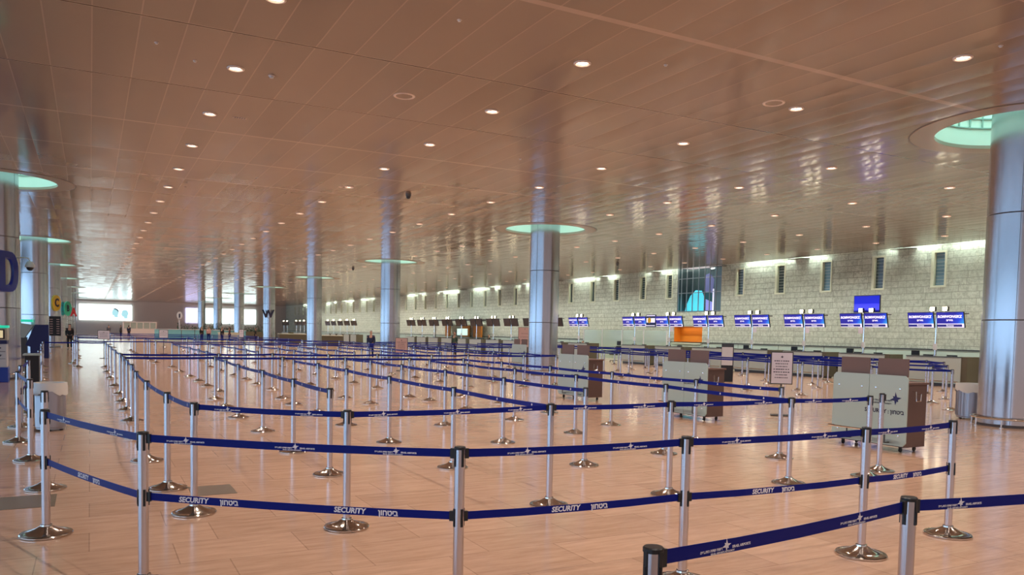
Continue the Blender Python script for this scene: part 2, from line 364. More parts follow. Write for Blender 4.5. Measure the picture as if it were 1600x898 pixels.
for n, w in enumerate(WIN):
    o = thing('window_%d' % (n+1), None, None, (XW, w, 0)); o['kind'] = 'structure'
    bm = bmesh.new(); d = 0.15
    for a in (((0, -WW, WZ0), (d, -WW, WZ0), (d, -WW, WZ1), (0, -WW, WZ1)), ((0, WW, WZ0), (0, WW, WZ1), (d, WW, WZ1), (d, WW, WZ0)),
              ((0, -WW, WZ0), (0, WW, WZ0), (d, WW, WZ0), (d, -WW, WZ0)), ((0, -WW, WZ1), (d, -WW, WZ1), (d, WW, WZ1), (0, WW, WZ1))):
        bm.faces.new([bm.verts.new(v) for v in a])
    # flat cut-stone surround
    for (a, b, c, e) in ((-WW-0.09, -WW, WZ0-0.09, WZ1+0.09), (WW, WW+0.14, WZ0-0.09, WZ1+0.09), (-WW, WW, WZ1, WZ1+0.09), (-WW, WW, WZ0-0.09, WZ0)):
        bx(bm, -0.03, 0.0, a, b, c, e)
    finish(bm, 'window_frame', m_jamb, o)
    box('window_pane', d-0.02, d, -WW, WW, WZ0, WZ1, m_glassblue if n in (6, 8) else m_glassdark, o)
    if n < 14:
        bm = bmesh.new()
        for k in range(9): bx(bm, d-0.06, d-0.03, -WW, WW, WZ0+0.1+k*0.155, WZ0+0.112+k*0.155)
        finish(bm, 'louvre_slats', m_grey, o)
# tall glazed bay
o = thing('window_60', None, None, (XW, 0, 0)); o['kind'] = 'structure'
bm = bmesh.new()
for a in (((0, BW[0], BW[2]), (1.2, BW[0], BW[2]), (1.2, BW[0], BW[3]), (0, BW[0], BW[3])), ((0, BW[1], BW[2]), (0, BW[1], BW[3]), (1.2, BW[1], BW[3]), (1.2, BW[1], BW[2])),
          ((0, BW[0], BW[2]), (0, BW[1], BW[2]), (1.2, BW[1], BW[2]), (1.2, BW[0], BW[2])), ((1.2, BW[0], BW[2]), (1.2, BW[1], BW[2]), (1.2, BW[1], BW[3]), (1.2, BW[0], BW[3]))):
    bm.faces.new([bm.verts.new(v) for v in a])
finish(bm, 'bay_recess', m_glassdark, o)
bm = bmesh.new()
for y in (35.98, 36.45, 37.0, 37.45, 38.0, 38.55, 39.1, 39.6, 39.9): bx(bm, 0.02, 0.06, y-0.025, y+0.025, BW[2], BW[3])
for z in (3.25, 4.4, 5.3): bx(bm, 0.02, 0.06, BW[0], BW[1], z-0.02, z+0.02)
finish(bm, 'bay_mullions', m_mull, o)
dome = [(39.9, 3.25), (38.15, 3.25), (38.1, 4.1), (38.35, 4.55), (38.9, 4.6), (39.4, 4.25), (39.8, 3.6)]
prism('cyan_glazing', dome, 'x', 0.6, 0.62, m_cyanlit, o)
prism('violet_glazing', [(37.85, 3.3), (37.1, 3.3), (37.1, 3.75), (37.85, 4.0)], 'x', 0.5, 0.52, m_violet, o)
prism('upper_glazing', [(38.0, 4.5), (37.3, 4.35), (37.2, 5.2), (37.6, 5.6), (38.0, 5.5)], 'x', 0.55, 0.57, mat('dull_violet_glass', (0.10, 0.10, 0.22), 0.2, emit=(0.10, 0.11, 0.26), es=0.6), o)
prism('lit_edge', [(37.02, 3.25), (36.9, 3.25), (36.9, 4.6), (37.02, 4.6)], 'x', 0.3, 0.32, m_bar, o)
prism('side_glazing', [(36.9, 3.25), (36.0, 3.25), (36.0, 5.95), (36.9, 5.95)], 'x', 0.3, 0.32, mat('slate_glass', (0.10, 0.16, 0.17), 0.12, spec=0.8), o)
# orange niche
o = thing('trim_30', None, None, (XW, 0, 0)); o['kind'] = 'structure'
bm = bmesh.new()
for a in (((0, OB[0], OB[2]), (.5, OB[0], OB[2]), (.5, OB[0], OB[3]), (0, OB[0], OB[3])), ((0, OB[1], OB[2]), (0, OB[1], OB[3]), (.5, OB[1], OB[3]), (.5, OB[1], OB[2])),
          ((0, OB[0], OB[2]), (0, OB[1], OB[2]), (.5, OB[1], OB[2]), (.5, OB[0], OB[2])), ((.5, OB[0], OB[2]), (.5, OB[1], OB[2]), (.5, OB[1], OB[3]), (.5, OB[0], OB[3])),
          ((0, OB[0], OB[3]), (.5, OB[0], OB[3]), (.5, OB[1], OB[3]), (0, OB[1], OB[3]))):
    bm.faces.new([bm.verts.new(v) for v in a])
finish(bm, 'niche', m_orange, o); box('niche_shelf', -0.12, 0.0, OB[0], OB[1], OB[2]-0.05, OB[2]+0.02, m_jamb, o)
nl = bpy.data.lights.new('niche_lamp', 'AREA'); nl.energy = 9; nl.color = (1, 0.7, 0.35); nl.size = 0.3; nl.size_y = 2.2; nl.shape = 'RECTANGLE'
nlo = bpy.data.objects.new('niche_lamp', nl); C.objects.link(nlo); nlo.parent = o; nlo.location = (0.22, 38.8, 2.27)
# wall rail above a plain dado
dd = thing('trim_31', None, None, (XW, 0, 0)); dd['kind'] = 'structure'
bm = bmesh.new(); bx(bm, -0.05, 0.0, YB, YEND, 0, 1.28)
finish(bm, 'dado_panels', m_mint, dd)
bm = bmesh.new(); bx(bm, -0.09, 0.0, YB, YEND, 1.28, 1.33)
for k in range(36): bx(bm, -0.056, -0.04, 13+k*3.05, 13.02+k*3.05, 0.02, 1.28)
finish(bm, 'dado_rail', m_dkmetal, dd)
# cove tubes above the wall edge, with closed panels between some of them
for k in range(42):
    y = 14.9+3.045*k
    if k % 3 != 1:
        tb = tobj('cove_lamp', [(32.86, y-1.75, CEIL+0.24), (32.86, y+0.75, CEIL+0.24)], 0.03, m_cove, None, 6)
        tag(tb, 'lit linear cove lamp tucked between the ceiling edge and the stone wall', 'light', 'cove lamps above the stone wall')
bm = bmesh.new()
for k in range(1, 40, 2): bx(bm, XE-0.02, XW-0.02, 20.3+3.045*k, 21.3+3.045*k, CEIL-0.05, CEIL-0.02)
struct(finish(bm, 'trim_32', m_ceil))

# far wall, left facade
struct(box('wall_far', XL, XW, YEND, YEND+0.2, 0, CEIL+0.5, m_farwall))
struct(box('trim_33', XL, XW, YEND-0.3, YEND, CEIL-0.2, CEIL, m_farwall))
fa = thing('window_61', None, None, (XL, 0, 0)); fa['kind'] = 'structure'
box('facade_glass', -0.1, -0.05, YB, YEND, 0.3, 4.9, m_facade, fa)
bm = bmesh.new()
for k in range(40): bx(bm, -0.05, 0.05, YB+k*4.2, YB+0.12+k*4.2, 0, CEIL)
bx(bm, -0.05, 0.05, YB, YEND, 0, 0.3); bx(bm, -0.05, 0.05, YB, YEND, 2.7, 2.8); bx(bm, -0.1, 0.05, YB, YEND, 4.9, CEIL)
finish(bm, 'facade_mullions', m_mull, fa)

# floor access plates
def plate(pts, label):
    bm = bmesh.new(); f = [bm.verts.new((x, y, 0.003)) for x, y in pts]; bm.faces.new(f)
    g = bmesh.ops.extrude_face_region(bm, geom=list(bm.faces)); bmesh.ops.translate(bm, verts=[v for v in g['geom'] if isinstance(v, bmesh.types.BMVert)], vec=(0, 0, -0.003)); bmesh.ops.recalc_face_normals(bm, faces=bm.faces)
    tag(finish(bm, 'floor_hatch', m_hatch), label, 'floor hatch')
plate([(0.88, 8.28), (1.3, 8.28), (1.3, 8.78), (0.88, 8.78)], 'small brown floor hatch between the first two single-belt posts at left')
plate([(-1.4, 8.3), (-0.3, 8.3), (-0.3, 8.9), (-1.4, 8.9)], 'dark shiny floor hatch by the left frame edge, behind the leftmost double-belt post')

# ------------------------------------------------------------------ columns
def make_column():
    t = thing('column', '', 'column', (0, 0, 0))
    bm = bmesh.new(); lathe(bm, [(0.6, 0.0), (0.6, 2.105), (0.592, 2.11), (0.592, 2.125), (0.6, 2.13), (0.6, 4.195), (0.592, 4.2), (0.592, 4.215), (0.6, 4.22), (0.6, CEIL+1.29)], 64)
    finish(bm, 'shaft', m_column, t, None, True)
    bm = bmesh.new()
    for z in (2.117, 4.207): lathe(bm, [(0.594, z-0.009), (0.597, z), (0.594, z+0.009)], 64)
    for a in (0.5, 2.6, 4.7):
        M = Matrix.Rotation(a+PI, 4, 'Z'); bx(bm, 0.596, 0.6015, -0.004, 0.004, 0.02, CEIL+1.2, M)
    finish(bm, 'panel_joints', m_seam, t)
    ring = [(0.70*math.cos(2*PI*i/48), 0.70*math.sin(2*PI*i/48), 0.17) for i in range(48)]
    g = tobj('guard_rail', ring, 0.022, m_chrome, t, 8, True)
    for k in range(8):
        a = 2*PI*k/8+0.3; c, s = math.cos(a), math.sin(a)
        lobj('rail_foot', [(0, 0), (0.045, 0), (0.045, 0.01), (0.016, 0.014), (0.016, 0.155)], m_chrome, g, 12, (0.70*c, 0.70*s, 0))
    bm = bmesh.new(); lathe(bm, [(0.603, 0.0), (0.612, 0.0), (0.612, 0.05), (0.6, 0.055)], 64); finish(bm, 'base_skirt', m_seam, t, None, True)
    return t
ords = ['nearest', 'second', 'third', 'fourth', 'fifth', 'sixth', 'seventh', 'eighth', 'ninth', 'tenth', 'eleventh', 'twelfth']
def nth(k): return ords[k] if k < 12 else '%dth' % (k+1)
RL = ['huge silver clad column cut off by the right edge of the photo', 'tall silver clad column standing in the middle of the hall, right of centre',
      'silver clad column second from centre, beside the pink notice stand', 'silver clad column with lit ceiling ring, left of the pink notice stand',
      'silver clad column carrying a black letter W', 'silver clad column next to the left of the W column', 'thin looking far silver column, third left of the W column', 'farthest thin silver column of the middle row']
LL = ['silver clad column with the big blue letter D at the left edge', 'bright bluish silver column standing behind the D column', 'silver clad column with the yellow disc letter C',
      'dim far column just behind the yellow letter column', 'far left column beside the green disc letter', 'far left column beside the red letter', 'farthest column of the left row']
col0 = None
for n, (cx, cy) in enumerate(COLS):
    lb = (RL+LL)[n]
    if col0 is None: col0 = make_column(); col0.location = (cx, cy, 0); col0['label'] = lb; col0['group'] = 'round clad columns'
    else: dup(col0, (cx, cy, 0), 0, lb, 'round clad columns')

# ------------------------------------------------------------------ downlights
SPOT = bpy.data.lights.new('lamp_bulb', 'SPOT'); SPOT.energy = SPOT_W; SPOT.color = (1.0, 0.88, 0.78); SPOT.spot_size = math.radians(128); SPOT.spot_blend = 0.7; SPOT.shadow_soft_size = 0.09
WASH = SPOT.copy(); WASH.energy = SPOT_W*1.45; WASH.color = (0.93, 1.0, 0.88); WASH.spot_size = math.radians(152)
def make_downlight():
    t = thing('downlight', '', 'ceiling light')
    lobj('trim_ring', [(0.10, 0.015), (0.108, -0.014), (0.118, -0.018), (0.135, -0.010), (0.14, 0.002), (0.14, 0.02)], m_trimring, t, 24)
    bm = bmesh.new(); lathe(bm, [(0, -0.002), (0.085, 0.0), (0.10, 0.012)], 16); bmesh.ops.recalc_face_normals(bm, faces=bm.faces); finish(bm, 'lamp_lens', m_lens, t, None, True)
    lt = bpy.data.objects.new('lamp_bulb', SPOT); C.objects.link(lt); lt.parent = t; lt.location = (0, 0, -0.03)
    bm = bmesh.new()
    for k in range(3): bx(bm, -0.095, 0.095, -0.052+k*0.052-0.003, -0.052+k*0.052+0.003, -0.012, -0.006)
    finish(bm, 'glare_louvre', m_trimring, t)
    return t
dl0 = None
LINE = ['leftmost', 'second from left', 'third from left', 'fourth from left', 'fifth from left', 'sixth from left', 'rightmost']
for i in range(7):
    for j in range(-3, 44):
        x, y = 2.137+4.69*i, 10.66+3.154*j
        if min((x-c[0])**2+(y-c[1])**2 for c in COLS) < 2.5**2 or y > YEND-2 or (i > 4 and (j > 37 or j < -1)): continue
        near = -1 <= j <= 9 and i < 5
        lb = ('round recessed ceiling light in the %s line, %s from the camera' % (LINE[i], 'first' if j == -1 else nth(j+1))) if near else 'small far round ceiling light in the %s line of lights' % LINE[i]
        gp = 'ceiling lights, %s line' % LINE[i]
        if dl0 is None: dl0 = make_downlight(); dl0.location = (x, y, CEIL-0.006); dl0['label'] = lb; dl0['group'] = gp
        else:
            dn = dup(dl0, (x, y, CEIL-0.006), 0, lb, gp)
            if i == 6:
                for c_ in dn.children:
                    if c_.type == 'LIGHT': c_.data = WASH
# other ceiling fittings
for (x, y), lb in zip([(5.04, 13.79), (10.91, 10.63), (6.73, 23.35)], ['flush round ceiling speaker ring between two lights, upper middle of the photo', 'flush round ceiling speaker ring left of the light at upper right', 'small flush round ceiling speaker behind the middle row of lights']):
    s = thing('ceiling_speaker', lb, 'speaker', (x, y, CEIL), 0, 'flush ceiling speakers')
    lobj('speaker_ring', [(0.15, -0.004), (0.165, -0.012), (0.19, -0.010), (0.2, -0.001)], m_trimring, s, 32)
    lobj('speaker_grille', [(0, -0.006), (0.15, -0.004)], m_ceil, s, 24)
for (x, y), lb in zip([(2.72, 13.88), (4.46, 10.08), (7.97, 10.04), (0.91, 13.2), (11.5, 6.94), (1.51, 13.77), (9.26, 17.15)],
        ['white smoke detector right of the upper left ceiling light', 'small grey smoke detector high above the middle of the hall', 'small round detector right of the upper middle ceiling light', 'small round detector in the upper left ceiling panels', 'small detector near the upper right ceiling light', 'tiny round sensor in the upper left ceiling beside a seam', 'white cone detector on the ceiling in front of the middle column']):
    s = thing('smoke_detector', lb, 'detector', (x, y, CEIL), 0, 'ceiling detectors')
    if x != 2.72: s.scale = (0.6, 0.6, 0.6)
    lobj('detector_base', [(0.055, 0), (0.055, -0.012), (0, -0.013)], m_trimring, s, 20)
    lobj('detector_head', [(0.04, -0.012), (0.034, -0.04), (0, -0.045)], m_white, s, 20)
bm = bmesh.new(); bx(bm, -0.13, 0.13, -0.06, 0.06, -0.006, 0); v = finish(bm, 'vent_frame', m_trimring, thing('air_vent', 'small slotted white vent in the ceiling right of the second left light', 'vent', (2.71, 16.97, CEIL)))
bm = bmesh.new()
for k in range(5): bx(bm, -0.11+k*0.046, -0.085+k*0.046, -0.045, 0.045, -0.009, -0.004)
finish(bm, 'vent_slots', m_seam, v.parent)
for (x, y), lb in zip([(8.73, 23.41), (16.0, 53.5), (27.5, 38.6)], ['black dome camera on the ceiling above the middle left columns', 'black dome camera on the far ceiling left of the third column', 'black dome camera on the ceiling near the stone wall windows']):
    s = thing('dome_camera', lb, 'camera', (x, y, CEIL), 0, 'ceiling dome cameras')
    lobj('camera_mount', [(0.09, 0), (0.09, -0.05), (0.075, -0.07), (0, -0.07)], m_dkmetal, s, 20)
    lobj('camera_dome', [(0.07, -0.07), (0.066, -0.11), (0.04, -0.15), (0, -0.165)], m_black, s, 20)

# ------------------------------------------------------------------ stanchions
PH = 1.0
def base_mesh():
    bm = bmesh.new(); seg = 48
    prof = [(0, 0), (0.186, 0), (0.19, 0.005), (0.19, 0.014), (0.184, 0.022), (0.176, 0.023), (0.168, 0.021), (0.12, 0.038), (0.08, 0.054), (0.052, 0.070), (0.044, 0.074), (0.042, 0.086), (0.033, 0.088)]
    lathe(bm, prof, seg); bmesh.ops.recalc_face_normals(bm, faces=bm.faces)
    me = bpy.data.meshes.new('base'); bm.to_mesh(me); bm.free(); me.materials.append(m_base)
    for p in me.polygons: p.use_smooth = True
    try: me.set_sharp_from_angle(angle=math.radians(35))
    except Exception: pass
    return me
def post_mesh():
    bm = bmesh.new(); lathe(bm, [(0.0315, 0.085), (0.0315, 0.985)], 24)
    me = bpy.data.meshes.new('post'); bm.to_mesh(me); bm.free(); me.materials.append(m_steel)
    for p in me.polygons: p.use_smooth = True
    return me
def head_mesh(top=1.0, cap=True):
    bm = bmesh.new()
    if cap: lathe(bm, [(0.0, top), (0.030, top), (0.034, top-0.004), (0.034, top-0.016), (0.0318, top-0.018)], 24)
    for k in range(4):
        M = Matrix.Rotation(k*PI/2+0.12, 4, 'Z')
        bx(bm, 0.026, 0.0355, -0.0075, 0.0075, top-0.118, top-0.012, M)
        bx(bm, 0.0355, 0.0375, -0.0035, 0.0035, top-0.105, top-0.06, M)
    bmesh.ops.recalc_face_normals(bm, faces=bm.faces)
    me = bpy.data.meshes.new('head'); bm.to_mesh(me); bm.free(); me.materials.append(m_black); return me
ME_BASE, ME_POST, ME_HEAD, ME_LOW = base_mesh(), post_mesh(), head_mesh(), head_mesh(0.645, False)
T_EN = text_bm('SECURITY', 0.045, 0.0017, 0.15); T_HE = text_bm('\u05df\u05d5\u05d7\u05d8\u05d9\u05d1', 0.046, 0.0019)
T_L1 = text_bm('\u05d4\u05e4\u05d5\u05e2\u05ea\u05d4 \u05ea\u05d5\u05d3\u05e9 \u05ea\u05d5\u05e9\u05e8', 0.0135, 0.0006); T_R1 = text_bm('ISRAEL AIRPORTS', 0.0125, 0.0006); T_L2 = text_bm('ISRAEL AIRPORTS AUTHORITY', 0.0090, 0.0004)
def star_poly(s):
    pts = [(s*r*math.cos(math.radians(a)), s*r*math.sin(math.radians(a))) for a, r in ((93, 1.1), (116, .42), (138, .68), (164, .42), (192, 1.05), (232, .38), (268, 1.0), (292, .42), (316, .66), (344, .42), (372, 1.05), (412, .38))]
    return pts
def add_star(bm, s, M):
    pts = [bm.verts.new(M @ Vector((x, y, 0))) for x, y in star_poly(s)]; bm.faces.new(pts)
stanchions = {}
def stanchion(x, y, label, group=None, low=False):
    key = (round(x, 2), round(y, 2))
    if key in stanchions: return stanchions[key]
    o = thing('queue_stanchion', label, 'stanchion', (x, y, 0), 0, group)
    link(ME_BASE, 'base', o); link(ME_POST, 'post', o); link(ME_HEAD, 'head', o)
    if low: link(ME_LOW, 'lower_cassette', o)
    stanchions[key] = o; return o
def belt(A, B, ztop=0.984, prints='star', sag=0.012, hgt=0.048, ends=True):
    a = Vector((A.location.x, A.location.y, 0)); b = Vector((B.location.x, B.location.y, 0)); d = b-a; L = d.length; d.normalize()
    n = Vector((d.y, -d.x, 0));
    if n.dot(-(a+b)/2) < 0: n = -n
    r = Vector((0, 0, 1)).cross(n)          # reading direction for a viewer on the n side
    st = 0.036; N = max(2, int(L/0.35)); bm = bmesh.new(); rows = []
    tw = random.uniform(-0.05, 0.05)
    def pos(s):
        u = s/L; return d*s + Vector((0, 0, ztop-sag*4*u*(1-u)))
    for i in range(N+1):
        s = st+(L-2*st)*i/N; p = pos(s); tt = n*(tw*0.024*math.sin(PI*i/N))
        rows.append([bm.verts.new(p+n*0.0012+tt), bm.verts.new(p-n*0.0012+tt), bm.verts.new(p-n*0.0012-tt-Vector((0, 0, hgt))), bm.verts.new(p+n*0.0012-tt-Vector((0, 0, hgt)))])
    for R, S in zip(rows, rows[1:]):
        for k in range(4): bm.faces.new((R[k], R[(k+1) % 4], S[(k+1) % 4], S[k]))
    bm.faces.new(rows[0]); bm.faces.new(rows[-1][::-1]); bmesh.ops.recalc_face_normals(bm, faces=bm.faces)
    bo = finish(bm, 'belt', m_belt, A)
    for s in (st-0.004, L-st-0.018):
        bm = bmesh.new(); bx(bm, s-0.002, s+0.022, -0.010, 0.010, ztop-0.056, ztop+0.003, Matrix(((d.x, n.x, 0, 0), (d.y, n.y, 0, 0), (0, 0, 1, 0), (0, 0, 0, 1))))
        finish(bm, 'belt_clip', m_black, A)
    if prints == 'none': return bo
    bm = bmesh.new()
    for sgn in (1,):
        nn = n*sgn; rr = r*sgn
        if prints in ('logo', 'star'):
            k = max(1, int(L/0.62)); offs = [L*(i+0.5)/k+random.uniform(-.05, .05) for i in range(k)]
        else:
            k = max(1, int(L/0.95)); offs = [L*(i+0.5)/k+random.uniform(-.06, .06) for i in range(k)]
        for s in offs:
            c = pos(s)+nn*0.0024-Vector((0, 0, hgt/2)); M = frame(c, rr, (0, 0, 1))
            if prints == 'star':
                M = frame(c-nn*0.0050, rr, (0, 0, 1)); P5 = star_poly(0.017)
                A_ = [bm.verts.new(M @ Vector((x, y, 0))) for x, y in P5]; B_ = [bm.verts.new(M @ Vector((x, y, 0.0052))) for x, y in P5]
                bm.faces.new(A_[::-1]); bm.faces.new(B_)
                for q in range(12): bm.faces.new((A_[q], A_[(q+1) % 12], B_[(q+1) % 12], B_[q]))
            elif prints == 'logo':
                add_star(bm, 0.0225, M @ Matrix.Translation((0, 0.0025, 0)))
                add_text(bm, T_L1, M @ Matrix.Translation((-0.078, -0.006, 0))); add_text(bm, T_R1, M @ Matrix.Translation((0.078, -0.006, 0))); add_text(bm, T_L2, M @ Matrix.Translation((-0.02, -0.0185, 0)))
            else:
                add_text(bm, T_EN, M @ Matrix.Translation((-0.115, 0.0, 0))); add_text(bm, T_HE, M @ Matrix.Translation((0.13, -0.001, 0)))
            finish(bm, 'belt_print', m_print, bo); bm = bmesh.new()
    bm.free()
    return bo
FP = [(-0.32, 7.19), (0.29, 5.5), (1.91, 4.21), (3.54, 4.12), (5.28, 4.07), (6.53, 4.18)]
FLB = ['leftmost steel post of the front double-belt barrier', 'second steel post from the left of the front double-belt barrier', 'steel post at the bottom centre carrying two blue belts, base below the frame',
       'fourth steel post of the front double-belt barrier, base cut by the bottom edge', 'fifth steel post of the front double-belt barrier, whole round base showing at right', 'last steel post at the right end of the front double-belt barrier']
F = [stanchion(x, y, l, 'front double-belt posts', True) for (x, y), l in zip(FP, FLB)]
for a, b in zip(F, F[1:]):
    belt(a, b, 0.984, 'logo'); belt(a, b, 0.612, 'text')
NP = [(1.58, 1.98), (3.11, 2.17), (5.0, 1.93)]
NLB = ['closest short looking steel post head at the bottom, left end of the lowest belt', 'closest steel post at lower right with black cassette, middle of the lowest belt', 'closest steel post beyond the right edge holding the lowest belt']
NN = [stanchion(x, y, l, 'closest posts') for (x, y), l in zip(NP, NLB)]
for a, b in zip(NN, NN[1:]): belt(a, b, 0.984, 'logo')
R1 = [(0.81, 7.52), (1.9, 6.48), (3.93, 6.55), (5.35, 6.48), (7.08, 6.46), (8.35, 6.4)]
wn_ = ['left', 'second', 'third', 'fourth', 'fifth', 'sixth']
RS = [stanchion(x, y, 'steel post %s from left in the single-belt rail behind the front barrier' % ('first' if k == 0 else wn_[k]), 'front rail posts of the near maze') for k, (x, y) in enumerate(R1)]
for a, b in zip(RS, RS[1:]): belt(a, b, 0.984, 'logo')
ex = stanchion(8.87, 6.63, 'lone beltless steel post with black clip in front of the nearest security desk')
bm = bmesh.new(); bx(bm, 0.03, 0.065, -0.012, 0.012, 0.915, 0.985); finish(bm, 'belt_clip', m_black, ex)
LN = dict(
 a=[(0.81, 7.52), (0.69, 8.77), (0.61, 10.68), (0.6, 12.98), (0.64, 15.3), (0.64, 17.3), (0.64, 19.25), (0.64, 21.4), (0.6, 24.2), (0.58, 27.9), (0.56, 31.5), (0.54, 35.2)],
 b=[(2.42, 8.95), (2.42, 10.8), (2.45, 13.1), (2.42, 15.3), (2.5, 17.4), (2.55, 19.35)],
 c=[(3.93, 6.55), (3.92, 8.85), (3.92, 11.2), (3.94, 13.5), (4.0, 15.7), (3.95, 17.6)],
 d=[(5.55, 8.4), (5.52, 10.6), (5.57, 12.95), (5.54, 15.1), (5.6, 17.3), (5.5, 18.95)],
 e=[(7.08, 6.46), (7.16, 8.8), (7.2, 11.2), (7.16, 13.3), (7.18, 15.5), (7.2, 17.7)],
 f=[(8.46, 7.9), (8.5, 9.7), (8.5, 12.0), (8.54, 14.3), (8.58, 16.6), (8.5, 18.6)])
for q, (k, pts) in enumerate(LN.items()):
    os_ = [stanchion(x, y, 'post %s from the front in the %s lane of the near maze' % (['one', 'two', 'three', 'four', 'five', 'six', 'seven', 'eight', 'nine', 'ten', 'eleven', 'twelve'][i], ['leftmost', 'second', 'third', 'fourth', 'fifth', 'rightmost'][q]), 'lane posts of the near maze') for i, (x, y) in enumerate(pts)]
    for a, b in zip(os_, os_[1:]): belt(a, b, 0.984, 'star')
T1 = [(0.64, 19.25), (2.55, 19.35), (4.04, 19.18), (5.5, 18.95), (7.1, 18.8), (8.5, 18.6)]
os_ = [stanchion(x, y, 'post %s from left in the back rail of the near maze' % wn_[k], 'back rail posts of the near maze') for k, (x, y) in enumerate(T1)]
for a, b in zip(os_, os_[1:]): belt(a, b, 0.984, 'none', 0.01)
def maze(xs, ys, label, group, front=True, back=True, jit=0.05, stagger=None, prints='none', flip=0, slant=0.0):
    rows = []
    for q, x in enumerate(xs):
        col = []
        free_front = (q+flip) % 2 == 1
        for k, y in enumerate(ys):
            yy = y+slant*(x-xs[0])+(0 if (k == 0 and not free_front) or k == len(ys)-1 else 0.5*(q % 2))+random.uniform(-jit, jit)
            col.append(stanchion(x+random.uniform(-jit, jit), yy, label, group))
        rows.append(col)
    for q, col in enumerate(rows):
        free_front = (q+flip) % 2 == 1
        seq = col if q in (0, len(rows)-1) else (col[1:] if free_front else col[:-1])
        for a, b in zip(seq, seq[1:]): belt(a, b, 0.984, prints, 0.02)
    if front:
        for a, b in zip(rows, rows[1:]): belt(a[0], b[0], 0.984, 'none')
    if back:
        for a, b in zip(rows, rows[1:]): belt(a[-1], b[-1], 0.984, 'none')
    return rows
maze([2.9, 4.4, 5.8, 7.3, 8.8, 10.2, 11.9, 13.4], [21.5, 23.7, 26.0, 28.4, 31.4, 35.0], 'steel queue post in the second maze, just behind the near maze', 'posts of the second maze', prints='star')
belt(stanchions[(0.64, 21.4)], min((o for o in stanchions.values() if 20.5 < o.location.y < 22.5), key=lambda o: abs(o.location.x-2.9)), 0.984, 'none')
maze([-0.6, 2.6, 4.8, 6.9, 9.0, 11.2, 13.4], [38.6, 41.6, 44.6, 47.6], 'small far steel queue post in the third maze down the hall', 'posts of the third maze')
maze([-0.8, 2.4, 5.6, 8.8, 12.0], [51.5, 55.2, 59.0], 'tiny far steel queue post in the fourth maze down the hall', 'posts of the fourth maze')
maze([1.5, 5.0, 8.5, 12.0], [66.0, 76.0], 'tiniest far steel queue post before the far counters', 'posts of the farthest maze')
maze([18.5, 20.1, 21.75, 23.3, 25.0, 26.4], [11.9, 14.2, 16.5, 18.7, 21.0, 23.3, 25.6, 27.9], 'steel queue post in the maze in front of the blue-screen counters', 'posts before the blue-screen counters', prints='none', slant=0.7, flip=0)
maze([14.6, 16.3, 18.0, 19.7], [34.0, 36.4, 38.8, 42.0, 46.0], 'steel queue post in the maze beside the black-screen counters', 'posts before the black-screen counters')
maze([21.9, 23.4, 24.9, 26.4], [33.6, 36.6, 39.6, 42.6, 45.8], 'steel queue post far right, before the glass partitions', 'posts before the glass partitions')
LFT = [(-0.41, 9.2), (-0.65, 11.2), (-0.9, 13.0), (-0.99, 14.9), (-1.02, 17.2), (-1.0, 18.9), (-1.1, 21.0), (-1.15, 23.3), (-1.2, 25.6), (-1.3, 27.6), (-1.45, 31.0), (-1.6, 35.2)]
os_ = [stanchion(x, y, 'post %s from the front in the left side double-belt line' % ['first', 'second', 'third', 'fourth', 'fifth', 'sixth', 'seventh', 'eighth', 'ninth', 'tenth', 'eleventh', 'twelfth'][k], 'posts of the left double-belt line', True) for k, (x, y) in enumerate(LFT)]
for k, (a, b) in enumerate(zip(os_, os_[1:])):
    if k in (0, 4): continue
    belt(a, b, 0.984, 'none'); belt(a, b, 0.612, 'none')
mid = stanchion(-0.45, 35.4, 'steel post in the middle of the belt crossing the left aisle')
belt(os_[-1], mid, 0.984, 'none'); belt(mid, stanchions[(0.54, 35.2)], 0.984, 'none')

